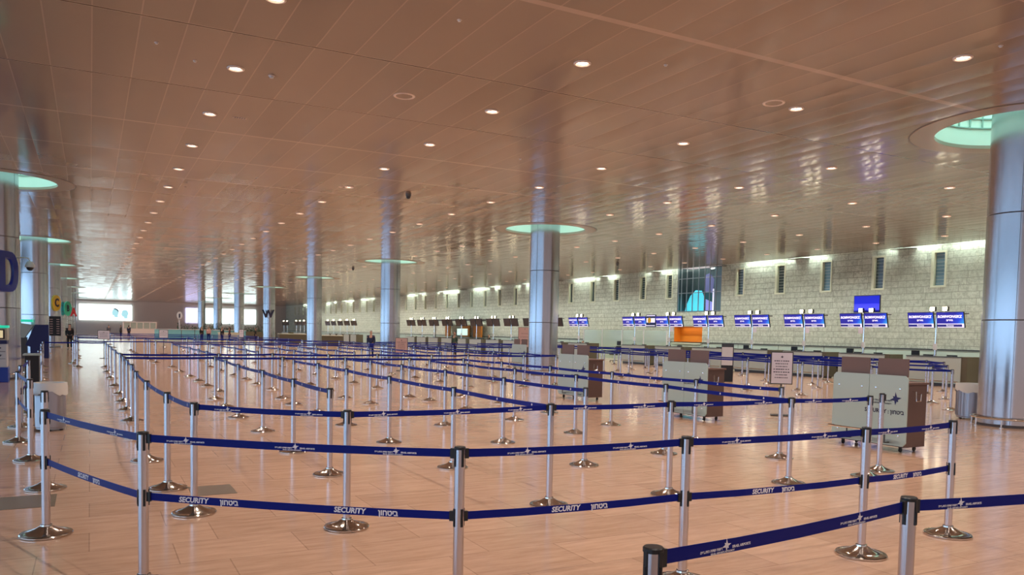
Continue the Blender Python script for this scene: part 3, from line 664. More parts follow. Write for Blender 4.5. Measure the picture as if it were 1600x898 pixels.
# ------------------------------------------------------------------ security desks
def make_desk(label):
    t = thing('security_desk', label, 'desk', group='security desks')
    y0, y1 = 0.0, 1.32; ym = 0.655
    for k, (a, b) in enumerate(((y0, ym-0.004), (ym+0.004, y1))):
        c = 0.05
        poly = [(a, 0.1), (b, 0.1), (b, 1.15), (a, 1.15)]
        if k == 1: poly = [(a, 0.1), (b-c, 0.1), (b, 0.15), (b, 1.10), (b-c, 1.15), (a, 1.15)]
        else: poly = [(a+c, 0.1), (b, 0.1), (b, 1.15), (a+c, 1.15), (a, 1.10), (a, 0.15)]
        fp = prism('front_panel', poly, 'x', -0.02, 0.0, m_mint, t)
        for (yy, zz) in ((a+0.12, 0.95), (b-0.12, 0.95), (a+0.12, 0.25), (b-0.12, 0.25)):
            bm = bmesh.new(); M = Matrix.Translation((-0.02, yy, zz)) @ Matrix.Rotation(-PI/2, 4, 'Y')
            lathe(bm, [(0, 0.012), (0.014, 0.01), (0.018, 0)], 12); bm.transform(M); bmesh.ops.recalc_face_normals(bm, faces=bm.faces); finish(bm, 'screw_cap', m_chrome, fp, None, True)
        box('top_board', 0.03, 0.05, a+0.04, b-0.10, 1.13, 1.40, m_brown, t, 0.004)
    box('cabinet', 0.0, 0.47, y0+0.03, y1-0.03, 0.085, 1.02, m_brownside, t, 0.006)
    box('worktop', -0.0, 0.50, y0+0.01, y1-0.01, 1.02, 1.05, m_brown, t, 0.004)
    f = tobj('foot_rail', [(-0.12, y0+0.1, 0.30), (-0.12, y1-0.02, 0.30)], 0.018, m_chrome, t)
    for yy in (y0+0.28, y0+0.95): tobj('rail_bracket', [(-0.02, yy, 0.14), (-0.12, yy, 0.14), (-0.12, yy, 0.30)], 0.012, m_dkmetal, f)
    for (xx, yy) in ((0.08, y0+0.15), (0.08, y1-0.15), (0.4, y0+0.15), (0.4, y1-0.15)):
        bm = bmesh.new(); lathe(bm, [(0, -0.012), (0.030, -0.012), (0.035, -0.006), (0.035, 0.006), (0.030, 0.012), (0, 0.012)], 16); bm.transform(Matrix.Translation((xx, yy, 0.035)) @ Matrix.Rotation(PI/2, 4, 'X'))
        bx(bm, xx-0.015, xx+0.015, yy-0.02, yy+0.02, 0.05, 0.09)
        bmesh.ops.recalc_face_normals(bm, faces=bm.faces); finish(bm, 'caster', m_black, t, None, True)
    tobj('side_handle', [(0.14, y0+0.04, 0.92), (0.14, y0-0.03, 0.92), (0.14, y0-0.03, 0.78), (0.25, y0-0.03, 0.78), (0.25, y0-0.03, 0.88), (0.25, y0+0.04, 0.88)], 0.009, m_chrome, t)
    # emblem and lettering on the right-hand panel
    bm = bmesh.new(); M = frame((-0.0222, 0.19, 0.80), (0, -1, 0), (0, 0, 1)); add_star(bm, 0.095, M)
    finish(bm, 'emblem', m_navyink, t)
    bm = bmesh.new()
    tl = text_bm('SECURITY : \u05df\u05d5\u05d7\u05d8\u05d9\u05d1', 0.085, 0.003); add_text(bm, tl, frame((-0.0222, 0.38, 0.60), (0, -1, 0), (0, 0, 1)))
    t1 = text_bm('\u05dc\u05d0\u05e8\u05e9\u05d9\u05d1 \u05d4\u05e4\u05d5\u05e2\u05ea\u05d4 \u05ea\u05d5\u05d3\u05e9 \u05ea\u05d5\u05e9\u05e8', 0.036, 0.001); t2 = text_bm('ISRAEL AIRPORTS AUTHORITY', 0.030, 0.001)
    add_text(bm, t1, frame((-0.0222, 0.46, 0.765), (0, -1, 0), (0, 0, 1))); add_text(bm, t2, frame((-0.0222, 0.46, 0.72), (0, -1, 0), (0, 0, 1)))
    finish(bm, 'lettering', m_ink, t)
    return t
m_navyink = mat('navy_emblem', (0.015, 0.015, 0.10), 0.4)
d0 = make_desk('nearest security desk, pale green two-panel front and brown side, at right'); d0.location = (10.62, 7.5, 0)
dup(d0, (10.72, 11.9, 0), math.radians(2), 'pale green security desk in the middle of the three, behind the belts')
dup(d0, (11.0, 16.55, 0), math.radians(3), 'farthest of the three security desks, right beside the middle column')
dup(d0, (17.6, 31.6, 0), math.radians(2), 'small far security desk with two brown boards, left of the standing man')

# ------------------------------------------------------------------ bins
def make_bin(name, label, x, y, r, h, sides=0):
    t = thing(name, label, 'bin', (x, y, 0))
    lobj('bin_body', [(0, 0.03), (r*0.95, 0.03), (r*0.95, 0.05), (r, 0.06), (r, h-0.02), (r+0.008, h-0.01), (r+0.006, h), (r-0.01, h), (r-0.02, h-0.2), (0, h-0.2)], m_binsteel, t, 40)
    bm = bmesh.new(); seg = 40; rings = []
    for q, (rr, z) in enumerate([(r-0.03, h-0.15), (r-0.012, h+0.012), (r+0.012, h+0.012), (r+0.02, h-0.06), (r+0.022, h-0.15)]):
        rings.append([bm.verts.new(((rr+random.uniform(0, 0.008)*(q > 1))*math.cos(2*PI*i/seg), (rr+random.uniform(0, 0.008)*(q > 1))*math.sin(2*PI*i/seg), z+(random.uniform(-0.03, 0.012)+0.025*math.sin(3*2*PI*i/seg) if q == 4 else 0))) for i in range(seg)])
    for A, B in zip(rings, rings[1:]):
        for i in range(seg): bm.faces.new((A[i], A[(i+1) % seg], B[(i+1) % seg], B[i]))
    finish(bm, 'bin_bag', m_bag, t, None, True)
    for k in range(3):
        a = k*2*PI/3+0.4; lobj('bin_foot', [(0, 0), (0.03, 0), (0.03, 0.032), (0, 0.032)], m_black, t, 12, (r*0.7*math.cos(a), r*0.7*math.sin(a), 0))
    return t
make_bin('waste_bin', 'grey bin with a white bag over its rim, between the left posts', -0.56, 14.35, 0.215, 0.74)
make_bin('waste_bin', 'ribbed steel bin with a clear bag beside the right column', 16.98, 10.48, 0.30, 0.76)
bn = [o for o in bpy.data.objects if o.name.startswith('waste_bin')][-1]
bm = bmesh.new()
for k in range(28):
    M = Matrix.Rotation(2*PI*k/28, 4, 'Z'); bx(bm, 0.298, 0.306, -0.012, 0.012, 0.08, 0.60, M)
finish(bm, 'bin_ribs', m_binsteel, bn)
# small black podium beside the left line
pd = thing('small_podium', 'small black podium with a pale top beside the left double-belt line', 'podium', (-1.0, 18.05, 0))
box('podium_body', -0.12, 0.12, -0.2, 0.2, 0.0, 1.05, m_black, pd, 0.01); box('podium_top', -0.15, 0.15, -0.22, 0.22, 1.05, 1.08, m_grey, pd, 0.006)

# ------------------------------------------------------------------ check-in stations
m_txt = None
def make_display(label, on):
    t = thing('display_post', label, 'display')
    tobj('post', [(0, 0, 1.13), (0, 0, 2.74)], 0.032, m_chrome, t, 12)
    lobj('post_foot', [(0, 1.121), (0.07, 1.121), (0.07, 1.135), (0.035, 1.15)], m_chrome, t, 20)
    box('cable_box', -0.06, 0.02, -0.06, 0.06, 1.35, 1.58, m_white, t, 0.006)
    tobj('cross_bar', [(-0.02, -1.24, 2.70), (-0.02, 1.16, 2.70)], 0.022, m_dkmetal, t, 8)
    W_, H_ = 1.06, 0.60
    for sgn in (-1, 1):
        yc = sgn*0.59
        M = Matrix.Translation((-0.06, yc, 2.475)) @ Matrix.Rotation(math.radians(-12), 4, 'Y')
        # monitor faces -x and leans down
        mo = box('monitor', -0.03, 0.03, -W_/2, W_/2, -H_/2, H_/2, m_black, t, 0.008, None); mo.matrix_local = M
        if on:
            bm = bmesh.new(); bx(bm, -0.034, -0.0305, -W_/2+0.015, W_/2-0.015, -H_/2+0.015, H_/2-0.015); finish(bm, 'screen', m_scr, mo)
            bm = bmesh.new(); bx(bm, -0.036, -0.0345, -W_/2+0.015, W_/2-0.015, -H_/2+0.015, -H_/2+0.045); bx(bm, -0.036, -0.0345, -W_/2+0.015, W_/2-0.015, -H_/2+0.135, -H_/2+0.165); bx(bm, -0.036, -0.0345, -W_/2+0.015, -W_/2+0.09, -H_/2+0.015, -H_/2+0.165)
            finish(bm, 'screen_stripe', m_bar, mo)
            bm = bmesh.new(); bx(bm, -0.0365, -0.0348, -W_/2+0.09, W_/2-0.015, -H_/2+0.045, -H_/2+0.135); finish(bm, 'screen_bar', m_barnavy, mo)
            bm = bmesh.new()
            for tx, z in ((DT1, 0.125), (DT2, -0.01), (DT3, -H_/2+0.09)): add_text(bm, tx, frame((-0.038, 0.02, z), (0, -1, 0), (0, 0, 1)))
            finish(bm, 'screen_text', m_textwhite, mo)
        else:
            bm = bmesh.new(); bx(bm, -0.034, -0.0305, -W_/2+0.015, W_/2-0.015, -H_/2+0.015, H_/2-0.015); finish(bm, 'screen', m_scr_off, mo)
    for yy in (-0.36, 0.14):
        hd = box('lamp_head', -0.09, 0.03, yy-0.10, yy+0.10, 2.80, 2.97, m_dkmetal, t, 0.012)
        bm = bmesh.new(); bx(bm, -0.094, -0.0905, yy-0.085, yy+0.085, 2.815, 2.955); finish(bm, 'lamp_glass', m_spot, hd)
        tobj('lamp_stem', [(-0.02, yy, 2.70), (-0.02, yy, 2.81)], 0.012, m_dkmetal, hd)
    return t
DT1 = text_bm('ROMWONGKZ', 0.135, 0.006, 0.2); DT2 = text_bm('\u05dd\u05d9\u05e8\u05d9\u05d9\u05ea', 0.10, 0.004); DT3 = text_bm('Economy', 0.075, 0.002)
def make_counter(label):
    t = thing('check_in_counter', label, 'counter')
    box('counter_body', 0.0, 0.75, -1.08, 1.08, 0.12, 1.02, m_mint, t, 0.006)
    box('plinth', 0.05, 0.72, -1.05, 1.05, 0.0, 0.12, m_dkmetal, t)
    box('counter_top', -0.05, 0.35, -1.1, 1.1, 1.09, 1.12, m_dkmetal, t, 0.004)
    box('screen_panel', -0.03, 0.0, -1.1, 1.1, 0.22, 1.09, m_grey, t, 0.004)
    box('end_panel', 0.0, 0.8, -1.32, -1.09, 0.05, 1.12, m_brown2, t, 0.006)
    tobj('foot_rail', [(-0.1, -1.05, 0.2), (-0.1, 1.05, 0.2)], 0.018, m_chrome, t)
    box('keyboard_shelf', 0.4, 0.75, -0.9, 0.9, 1.02, 1.04, m_dkmetal, t)
    for yy in (-0.45, 0.5): box('desk_monitor', 0.42, 0.46, yy-0.2, yy+0.2, 1.04, 1.17, m_black, t, 0.004)
    return t
m_brown2 = mat('olive_brown_end', (0.10, 0.085, 0.055), 0.5)
def make_chair(label):
    t = thing('office_chair', label, 'chair')
    box('headrest', 0.26, 0.34, -0.17, 0.17, 1.04, 1.30, m_black, t, 0.038); box('backrest', 0.26, 0.33, -0.24, 0.24, 0.52, 1.0, m_black, t, 0.03)
    box('seat', -0.24, 0.26, -0.25, 0.25, 0.42, 0.50, m_black, t, 0.03)
    tobj('gas_lift', [(0, 0, 0.08), (0, 0, 0.43)], 0.025, m_dkmetal, t)
    for k in range(5):
        a = 2*PI*k/5; l = tobj('leg', [(0, 0, 0.10), (0.28*math.cos(a), 0.28*math.sin(a), 0.07)], 0.018, m_black, t)
        lobj('wheel', [(0, 0), (0.022, 0.004), (0.03, 0.02), (0.03, 0.04), (0.018, 0.06), (0, 0.062)], m_black, l, 12, (0.28*math.cos(a), 0.28*math.sin(a), 0))
    return t
ST_ON = [18.83, 21.98, 25.05, 28.2, 31.25, 34.35, 37.5, 43.5]
ST_OFF = [46.6, 49.8, 52.9, 55.9, 59.0, 62.0, 65.0, 68.1, 71.1, 74.0, 93.3, 96.2, 99.2, 102.3, 105.2, 118.5, 121.0, 123.5, 130.0, 132.4]
where = ['closest to the right column', 'second from the right column', 'third from the right column', 'fourth from the right column', 'fifth from the right column', 'just right of the orange niche', 'just left of the orange niche', 'beside the seated clerk, farthest of the lit ones']
# (the display over the second counter carries an extra screen)
dp = cc0 = ch0 = None; doff = None
for k, y in enumerate(ST_ON):
    lb = 'pole with two lit blue screens, %s' % where[k].replace(', farthest of the lit ones', '')
    if dp is None: dp = make_display(lb, True); dp.location = (28.1, y, 0); dp['group'] = 'lit blue screen poles'; o = dp
    else: o = dup(dp, (28.1, y, 0), 0, lb, 'lit blue screen poles')
for k, y in enumerate(ST_OFF):
    lb = 'pole with two switched off black screens, %s' % (('%s one by the middle column' % ['first', 'second', 'third'][k]) if k < 3 else ('near run' if k < 10 else 'far run down the wall'))
    if doff is None: doff = make_display(lb, False); doff.location = (28.1, y, 0); doff['group'] = 'black screen poles'
    else: dup(doff, (28.1, y, 0), 0, lb, 'black screen poles')
for k, y in enumerate(ST_ON+ST_OFF):
    lb = ('pale green check-in counter under the screens, %s' % where[k]) if k < 8 else 'grey green check-in counter under the switched off black screens'
    if cc0 is None: cc0 = make_counter(lb); cc0.location = (28.0, y, 0); cc0['group'] = 'check-in counters'
    else: dup(cc0, (28.0, y, 0), 0, lb, 'check-in counters')
for k, y in enumerate([17.15, 20.4, 23.5, 26.6, 29.7, 40.6]):
    lb = 'black office chair with headrest past the %s counter from the right' % ['near end of the first', 'first', 'second', 'third', 'fourth', 'seventh'][k]
    if ch0 is None: ch0 = make_chair(lb); ch0.location = (28.9, y, 0); ch0['group'] = 'black office chairs'
    else: dup(ch0, (28.9, y, 0), 0, lb, 'black office chairs')
# extra screen above the second pair, notices on the poles
ex = [o for o in bpy.data.objects if o.name.startswith('display_post') and abs(o.location.y-21.98) < 0.01][0]
mo = box('raised_monitor', 0.09, 0.15, -0.62, 0.62, 2.80, 3.50, m_black, ex, 0.008); bm = bmesh.new(); bx(bm, 0.085, 0.089, -0.6, 0.6, 2.82, 3.48); finish(bm, 'screen', m_scr2, mo)
tobj('bracket', [(0.0, 0, 2.7), (0.0, 0, 2.8), (0.12, 0, 2.95)], 0.02, m_dkmetal, mo)
for k, (y, dy) in enumerate([(21.98, 0.12), (25.05, -0.2), (34.35, -0.22), (28.2, -0.2)]):
    nt = box('paper_notice', 28.04, 28.045, y+dy-0.11, y+dy+0.11, 1.93, 2.19, m_paper); tag(nt, 'small white notice taped on the screen pole %s' % where[[1, 2, 5, 3][k]], 'notice', 'notices on the screen poles')
# airline board over the orange niche
sg = thing('airline_board', 'dark board with a round yellow emblem between blue screens above the orange niche', 'sign', (28.0, 35.93, 0))
box('board', 0, 0.05, -0.42, 0.42, 2.16, 2.86, m_navy, sg, 0.006)
bm = bmesh.new(); bx(bm, -0.004, 0, -0.38, 0.38, 2.42, 2.66); bx(bm, -0.004, 0, -0.38, 0.38, 2.78, 2.82); bx(bm, -0.004, 0, -0.38, 0.38, 2.22, 2.26); finish(bm, 'white_bands', m_bar, sg)
bm = bmesh.new(); lathe(bm, [(0, 0.012), (0.15, 0.010), (0.155, 0)], 32); bm.transform(Matrix.Translation((-0.004, 0.12, 2.54)) @ Matrix.Rotation(-PI/2, 4, 'Y')); finish(bm, 'yellow_emblem', m_yellow, sg, None, True)

# glass partitions between counters
gp = thing('glass_partition', 'pale green glass partition run behind the belts, left of the orange niche', 'partition', (31.0, 0, 0))
for k in range(4):
    y0 = 38.2+k*2.3; box('glass_pane', 0, 0.02, y0, y0+2.2, 0.1, 2.0, m_glass, gp); box('upright', -0.02, 0.04, y0-0.06, y0, 0, 2.05, m_white, gp)
box('upright', -0.02, 0.04, 47.35, 47.41, 0, 2.05, m_white, gp)

# ------------------------------------------------------------------ notice stands
def notice(label, x, y, w, z0, z1, rz, face, lines=7, legs=True):
    t = thing('notice_stand', label, 'sign', (x, y, 0), rz)
    box('board', -w/2, w/2, 0.0, 0.025, z0, z1, m_dkmetal, t, 0.004)
    sh = box('sheet', -w/2+0.02, w/2-0.02, -0.004, 0.0, z0+0.02, z1-0.02, face, t)
    bm = bmesh.new()
    for k in range(lines):
        ww = w*random.uniform(0.25, 0.38); zz = z1-(z1-z0)*(0.28+0.6*k/max(1, lines)); n = 7
        for j in range(n):
            a = -ww+2*ww*j/n; bx(bm, a, a+2*ww/n*random.uniform(0.5, 0.85), -0.006, -0.004, zz-0.010, zz+0.010)
    add_star(bm, 0.035, Matrix.Translation((0, -0.006, z1-0.11)) @ Matrix.Rotation(PI/2, 4, 'X'))
    finish(bm, 'printed_lines', m_ink, sh)
    if legs:
        tobj('stand_pole', [(0, 0.03, 0.02), (0, 0.03, z1-0.05)], 0.018, m_dkmetal, t); box('stand_foot', -0.2, 0.2, -0.12, 0.18, 0.0, 0.02, m_dkmetal, t, 0.005)
    return t
FX = -math.radians(50)
notice('white printed notice on a stand, right of centre among the belts', 13.15, 12.3, 0.46, 0.68, 1.38, -math.radians(42), m_paper, 7)
tt = thing('information_totem', 'tall white board with a dark top in front of the blue-screen counters', 'sign', (21.1, 22.4, 0), -math.radians(45))
box('totem_body', -0.22, 0.22, 0.0, 0.10, 0.0, 1.42, m_black, tt, 0.006); box('totem_sheet', -0.21, 0.19, -0.006, 0.0, 0.62, 1.30, m_white, tt); box('totem_header', -0.21, 0.19, -0.007, 0.0, 1.30, 1.40, m_dkmetal, tt)
notice('pinkish notice board on a stand in front of the third column', 11.45, 31.3, 0.52, 0.72, 1.38, -math.radians(25), m_pink, 5)
nb = notice('pink board of stacked symbols at the left edge of the middle column', 20.8, 37.6, 0.72, 0.75, 2.0, -math.radians(32), m_pink, 4)
notice('pale blue lit notice on a low stand left of the fourth column', 9.2, 57.0, 0.30, 1.0, 1.55, -math.radians(10), m_paper, 3)
notice('small pinkish notice stand far down the left aisle', 0.6, 44.5, 0.55, 0.95, 1.40, 0, m_paper, 4)
notice('small notice stand with a red mark far down the hall, right of the left aisle', 3.9, 52.0, 0.5, 0.95, 1.45, 0, m_paper, 3)

# ------------------------------------------------------------------ letters on the columns
def letter(ch, m, size, cx, cy, z, name, label, disc=None, cat='letter sign', side=0.0):
    t = thing(name, label, cat, (cx, cy, z), side)
    me = text_bm(ch, size, 0.03*size)
    bm = bmesh.new(); add_text(bm, me, Matrix.Rotation(PI/2, 4, 'X'))
    g = bmesh.ops.extrude_face_region(bm, geom=list(bm.faces)); bmesh.ops.translate(bm, verts=[v for v in g['geom'] if isinstance(v, bmesh.types.BMVert)], vec=(0, 0.10, 0)); bmesh.ops.recalc_face_normals(bm, faces=bm.faces)
    lo = finish(bm, 'letter', m if disc is None else m_ink, t)
    if disc is not None:
        bm = bmesh.new(); lathe(bm, [(0, 0.10), (disc, 0.10), (disc, 0.0), (0, 0.0)], 40); bm.transform(Matrix.Translation((0, 0.13, 0)) @ Matrix.Rotation(PI/2, 4, 'X')); bmesh.ops.recalc_face_normals(bm, faces=bm.faces)
        finish(bm, 'disc', m, t, None, True)
    bm = bmesh.new()
    for zz in (-0.35*size, 0.35*size): bx(bm, -0.03, 0.03, 0.05, 0.5, zz-0.02, zz+0.02)
    finish(bm, 'bracket', m_dkmetal, t)
    return t
t = thing('letter_sign', 'big deep blue letter D on the leftmost column', 'letter sign', (-2.08, 27.45, 3.17), math.radians(62))
bm = bmesh.new(); outer, inner = [(-0.42, -0.59), (-0.42, 0.59)], [(-0.16, -0.40), (-0.16, 0.40)]
for k in range(13):
    a = PI/2-PI*k/12; outer.append((0.0+0.46*max(0, math.cos(a))**0.7, 0.59*math.sin(a))); inner.append((0.0+0.22*max(0, math.cos(a))**0.7, 0.40*math.sin(a)))
N_ = len(outer)
for q0, q1 in ((0, 0.12),):
    O0 = [bm.verts.new((x, q0, z)) for x, z in outer]; I0 = [bm.verts.new((x, q0, z)) for x, z in inner]; O1 = [bm.verts.new((x, q1, z)) for x, z in outer]; I1 = [bm.verts.new((x, q1, z)) for x, z in inner]
    for k in range(N_):
        j = (k+1) % N_
        bm.faces.new((O0[k], O0[j], I0[j], I0[k])); bm.faces.new((O1[k], I1[k], I1[j], O1[j])); bm.faces.new((O0[k], O1[k], O1[j], O0[j])); bm.faces.new((I0[k], I0[j], I1[j], I1[k]))
for z in (-0.59, 0.45): bx(bm, -0.52, -0.42, 0.0, 0.12, z, z+0.14)
bmesh.ops.recalc_face_normals(bm, faces=bm.faces); finish(bm, 'letter', m_letterblue, t)
bm = bmesh.new()
for zz in (-0.5, 0.5): bx(bm, -0.3, -0.24, 0.1, 0.35, zz-0.03, zz+0.03)
finish(bm, 'bracket', m_dkmetal, t)
letter('C', m_yellow, 0.8, -2.05, 65.0, 3.15, 'letter_sign', 'yellow disc sign with a dark letter C on the third left column', 0.56, side=1.13)
letter('B', m_green, 0.8, -1.75, 83.5, 3.10, 'letter_sign', 'green disc sign with a letter B down the left row', 0.66, side=1.13)
letter('A', m_red, 1.3, -1.6, 102.45, 3.0, 'letter_sign', 'red letter A farthest down the left row', side=0.9)
letter('W', m_ink, 1.1, 16.15, 83.75, 3.1, 'letter_sign', 'dark letter W on a far column left of centre', side=-0.35)
# dome camera on an arm
cm = thing('arm_dome_camera', 'white dome camera on a bent arm beside the blue letter D', 'camera', (-1.88, 28.0, 3.62))
tobj('arm', [(0.0, 0, 0.0), (0.15, -0.05, 0.02), (0.26, -0.08, 0.0), (0.30, -0.09, -0.10)], 0.018, m_white, cm)
lobj('camera_hood', [(0, -0.08), (0.07, -0.10), (0.13, -0.2), (0.135, -0.27), (0, -0.27)], m_white, cm, 24, (0.30, -0.09, 0)); lobj('camera_lens', [(0.10, -0.27), (0.085, -0.33), (0.04, -0.37), (0, -0.375)], m_black, cm, 24, (0.30, -0.09, 0))

# ------------------------------------------------------------------ kiosks
def kiosk(name, label, x, y, s=1.0):
    t = thing(name, label, 'kiosk', (x, y, 0))
    box('kiosk_base', -0.32, 0.32, -0.30, 0.30, 0.0, 0.42, m_royal, t, 0.02)
    box('kiosk_body', -0.30, 0.29, -0.28, 0.28, 0.42, 1.08, m_white, t, 0.03)
    box('navy_band', -0.31, 0.30, -0.29, 0.29, 1.08, 1.18, m_navy, t, 0.01)
    hd = box('screen_housing', -0.31, 0.31, -0.26, 0.26, 1.18, 1.53, mat('cream_housing', (0.55, 0.48, 0.38), 0.4), t, 0.02)
    box('screen_bezel', -0.25, 0.25, -0.272, -0.262, 1.22, 1.49, m_black, hd, 0.004); box('screen', -0.21, 0.21, -0.278, -0.273, 1.25, 1.46, mat('warm_lit_screen', (0.6, 0.5, 0.3), 0.3, emit=(0.75, 0.6, 0.35), es=0.7), hd)
    box('teal_cap', -0.33, 0.33, -0.28, 0.28, 1.53, 1.60, m_teal, t, 0.015)
    bm = bmesh.new(); bx(bm, -0.26, 0.26, -0.286, -0.281, 0.86, 0.875); bx(bm, -0.26, 0.26, -0.286, -0.281, 0.66, 0.67); bx(bm, 0.06, 0.16, -0.288, -0.281, 0.95, 0.985)
    add_star(bm, 0.07, Matrix.Translation((0.12, -0.286, 0.76)) @ Matrix.Rotation(PI/2, 4, 'X')); finish(bm, 'slots_and_mark', m_ink, t)
    return t
kiosk('self_service_kiosk', 'white and blue self-service kiosk with a green lit cap at the left edge', -2.37, 26.6)
k2 = thing('ticket_kiosk', 'large navy kiosk with a slanted grey front below the bright left column', 'kiosk', (-2.4, 44.9, 0))
prism('kiosk_shell', [(-0.15, 0.0), (0.62, 0.0), (0.62, 1.62), (0.05, 1.62), (-0.35, 0.62), (-0.15, 0.55)], 'y', -0.4, 0.4, m_navy, k2)
prism('slanted_front', [(-0.95, 1.02), (-0.38, 0.98), (0.0, 1.6), (-0.85, 1.72)], 'y', -0.45, 0.4, m_grey, k2); box('front_leg', -0.9, -0.3, -0.35, 0.35, 0, 1.0, m_dkmetal, k2)
box('teal_cap', -0.95, -0.05, -0.48, 0.42, 1.74, 1.86, m_teal, k2, 0.015)
fi = thing('flight_board', 'tall black information board with printed rows on the third left column', 'sign', (-2.22, 63.7, 0))
box('board', -0.42, 0.42, 0, 0.08, 0.85, 2.2, m_black, fi, 0.01)
bm = bmesh.new()
for k in range(7):
    for a in (-0.25, 0.15): bx(bm, a, a+0.18, -0.004, 0, 1.0+k*0.16, 1.05+k*0.16)
finish(bm, 'printed_rows', m_pink, fi); tobj('stand_pole', [(0, 0.04, 0), (0, 0.04, 0.9)], 0.03, m_dkmetal, fi)

# ------------------------------------------------------------------ far end: billboards, counters, planting
bb = thing('wide_billboard', 'wide white lit billboard on the far wall at left with two pale blue faces', 'billboard', (0, YEND-0.13, 0))
box('light_box', -1.65, 6.5, -0.1, 0.12, 2.5, 5.2, m_board, bb, 0.05)
def facep(cx, cz, s, flip=1):
    pr = [(0.0, 0.95), (0.35, 0.92), (0.62, 0.7), (0.7, 0.4), (0.72, 0.2), (0.9, -0.05), (0.74, -0.12), (0.76, -0.25), (0.70, -0.38), (0.66, -0.55), (0.35, -0.62), (0.3, -1.0), (-0.5, -1.0), (-0.45, -0.5), (-0.65, -0.1), (-0.6, 0.5), (-0.35, 0.85)]
    return [(cx+flip*s*a, cz+s*b) for a, b in pr]
prism('portrait', facep(3.95, 3.80, 0.74, -1), 'y', -0.108, -0.104, m_cyan, bb); prism('portrait', facep(5.45, 3.65, 0.76, -1), 'y', -0.114, -0.110, m_cyan, bb)
prism('hair_band', [(3.45, 4.50), (3.8, 4.62), (4.2, 4.50), (4.50, 4.1), (4.38, 3.98), (4.1, 4.32), (3.8, 4.44)], 'y', -0.12, -0.116, m_ink, bb)
bb = thing('wide_billboard', 'long lit billboard on the far wall seen between the middle columns', 'billboard', (0, YEND-0.13, 0))
box('light_box', 17.8, 27.6, -0.1, 0.12, 2.35, 5.05, m_board, bb, 0.05); box('lilac_panel', 15.3, 17.7, -0.1, 0.12, 2.35, 5.05, m_boardlil, bb, 0.03)
prism('portrait', facep(24.6, 3.3, 1.0, -1), 'y', -0.108, -0.104, m_cyan, bb)
gl = thing('glass_barrier', 'long pale teal glass barrier behind the far mazes, left of centre', 'barrier', (0, 0, 0))
for k in range(7): box('glass_pane', 7.2+k*1.6, 8.72+k*1.6, 110.0, 110.05, 0.0, 1.25, m_tealglass, gl)
box('top_rail', 7.2, 18.4, 109.95, 110.1, 1.25, 1.33, m_white, gl)
pl = thing('planter', 'long low planter of dark plants far down the hall between the columns', 'planter', (0, 0, 0))
box('planter_box', 10.5, 24.0, 118.6, 119.8, 0.0, 1.1, m_brown2, pl, 0.02)
bm = bmesh.new()
for k in range(1500):
    x, y, z = random.uniform(10.7, 23.8), random.uniform(118.7, 119.7), 1.1+random.random()**1.6*(0.7+0.5*math.sin(random.uniform(10, 24)*0.9))
    M = Matrix.Translation((x, y, z)) @ Matrix.Rotation(random.uniform(0, 6.3), 4, 'Z') @ Matrix.Rotation(random.uniform(-1, 1), 4, 'X'); s = random.uniform(0.08, 0.2)
    bm.faces.new([bm.verts.new(M @ Vector(v)) for v in ((-s*0.3, 0, 0), (0, 0, -s), (s*0.3, 0, 0), (0, 0, s))])
finish(bm, 'foliage', m_leaf, pl)
bo = thing('service_booth', 'low white service booth with pale windows at the far end, left of centre', 'booth', (0, 0, 0))
box('booth_wall', 4.6, 9.5, 140.0, 141.6, 0.0, 2.3, m_farwall, bo, 0.02)
for k in range(5): box('booth_window', 4.75+k*0.95, 5.55+k*0.95, 139.95, 140.0, 1.2, 2.15, m_glass, bo)
ck = thing('oval_sign', 'white oval sign on a thin pole at the far end of the hall', 'sign', (10.8, 117.2, 0))
tobj('pole', [(0, 0, 0), (0, 0, 2.6)], 0.08, m_white, ck)
bm = bmesh.new(); lathe(bm, [(0, 0.06), (0.36, 0.05), (0.36, -0.05), (0, -0.06)], 32); bm.transform(Matrix.Translation((0, 0, 3.2)) @ Matrix.Diagonal((1, 1, 1.45, 1)) @ Matrix.Rotation(PI/2, 4, 'X')); bmesh.ops.recalc_face_normals(bm, faces=bm.faces); finish(bm, 'oval_face', m_white, ck, None, True)
box('dark_figure', -0.09, 0.09, -0.08, -0.06, 2.85, 3.4, m_ink, ck, 0.02)
# far counters in front of the W column region
for k, (x, y, w, lb) in enumerate([(14.6, 98.0, 2.6, 'far low beige counter left of the W column'), (20.5, 92.0, 3.0, 'far low beige counter right of the W column'), (21.0, 78.0, 2.6, 'low beige counter between the fourth and fifth columns')]):
    c = thing('far_counter', lb, 'counter', (x, y, 0)); box('counter_body', -w/2, w/2, 0, 0.8, 0, 1.02, m_brown2 if k else m_jamb, c, 0.01); box('counter_top', -w/2-0.05, w/2+0.05, -0.05, 0.85, 1.02, 1.08, m_jamb, c, 0.006)
# dark kiosk booths of the coffee area right of the third column
cf = thing('coffee_stand', 'warm lit coffee stand with orange panels under the black screens, left of the standing man', 'stand', (31.2, 71.5, 0))
box('stand_body', 0, 1.2, -4.5, 4.5, 0, 1.15, m_brown2, cf, 0.01)
for k, (a, b) in enumerate(((-4.3, -2.2), (-1.6, 0.4), (3.1, 4.3))): box('orange_panel', 1.3, 1.4, a, b, 1.2, 2.3, m_orange, cf)
box('lit_menu', 1.25, 1.3, -1.2, 1.2, 1.35, 2.0, m_board2 if 'm_board2' in globals() else mat('lit_menu_board', (0.7, 0.9, 0.8), 0.4, emit=(0.7, 0.95, 0.85), es=0.9), cf)
box('canopy', 0.2, 1.6, -4.6, 4.6, 2.75, 2.88, m_dkmetal, cf)
for yy in (-4.5, 4.5): tobj('canopy_post', [(0.3, yy, 0), (0.3, yy, 2.8)], 0.04, m_dkmetal, cf)

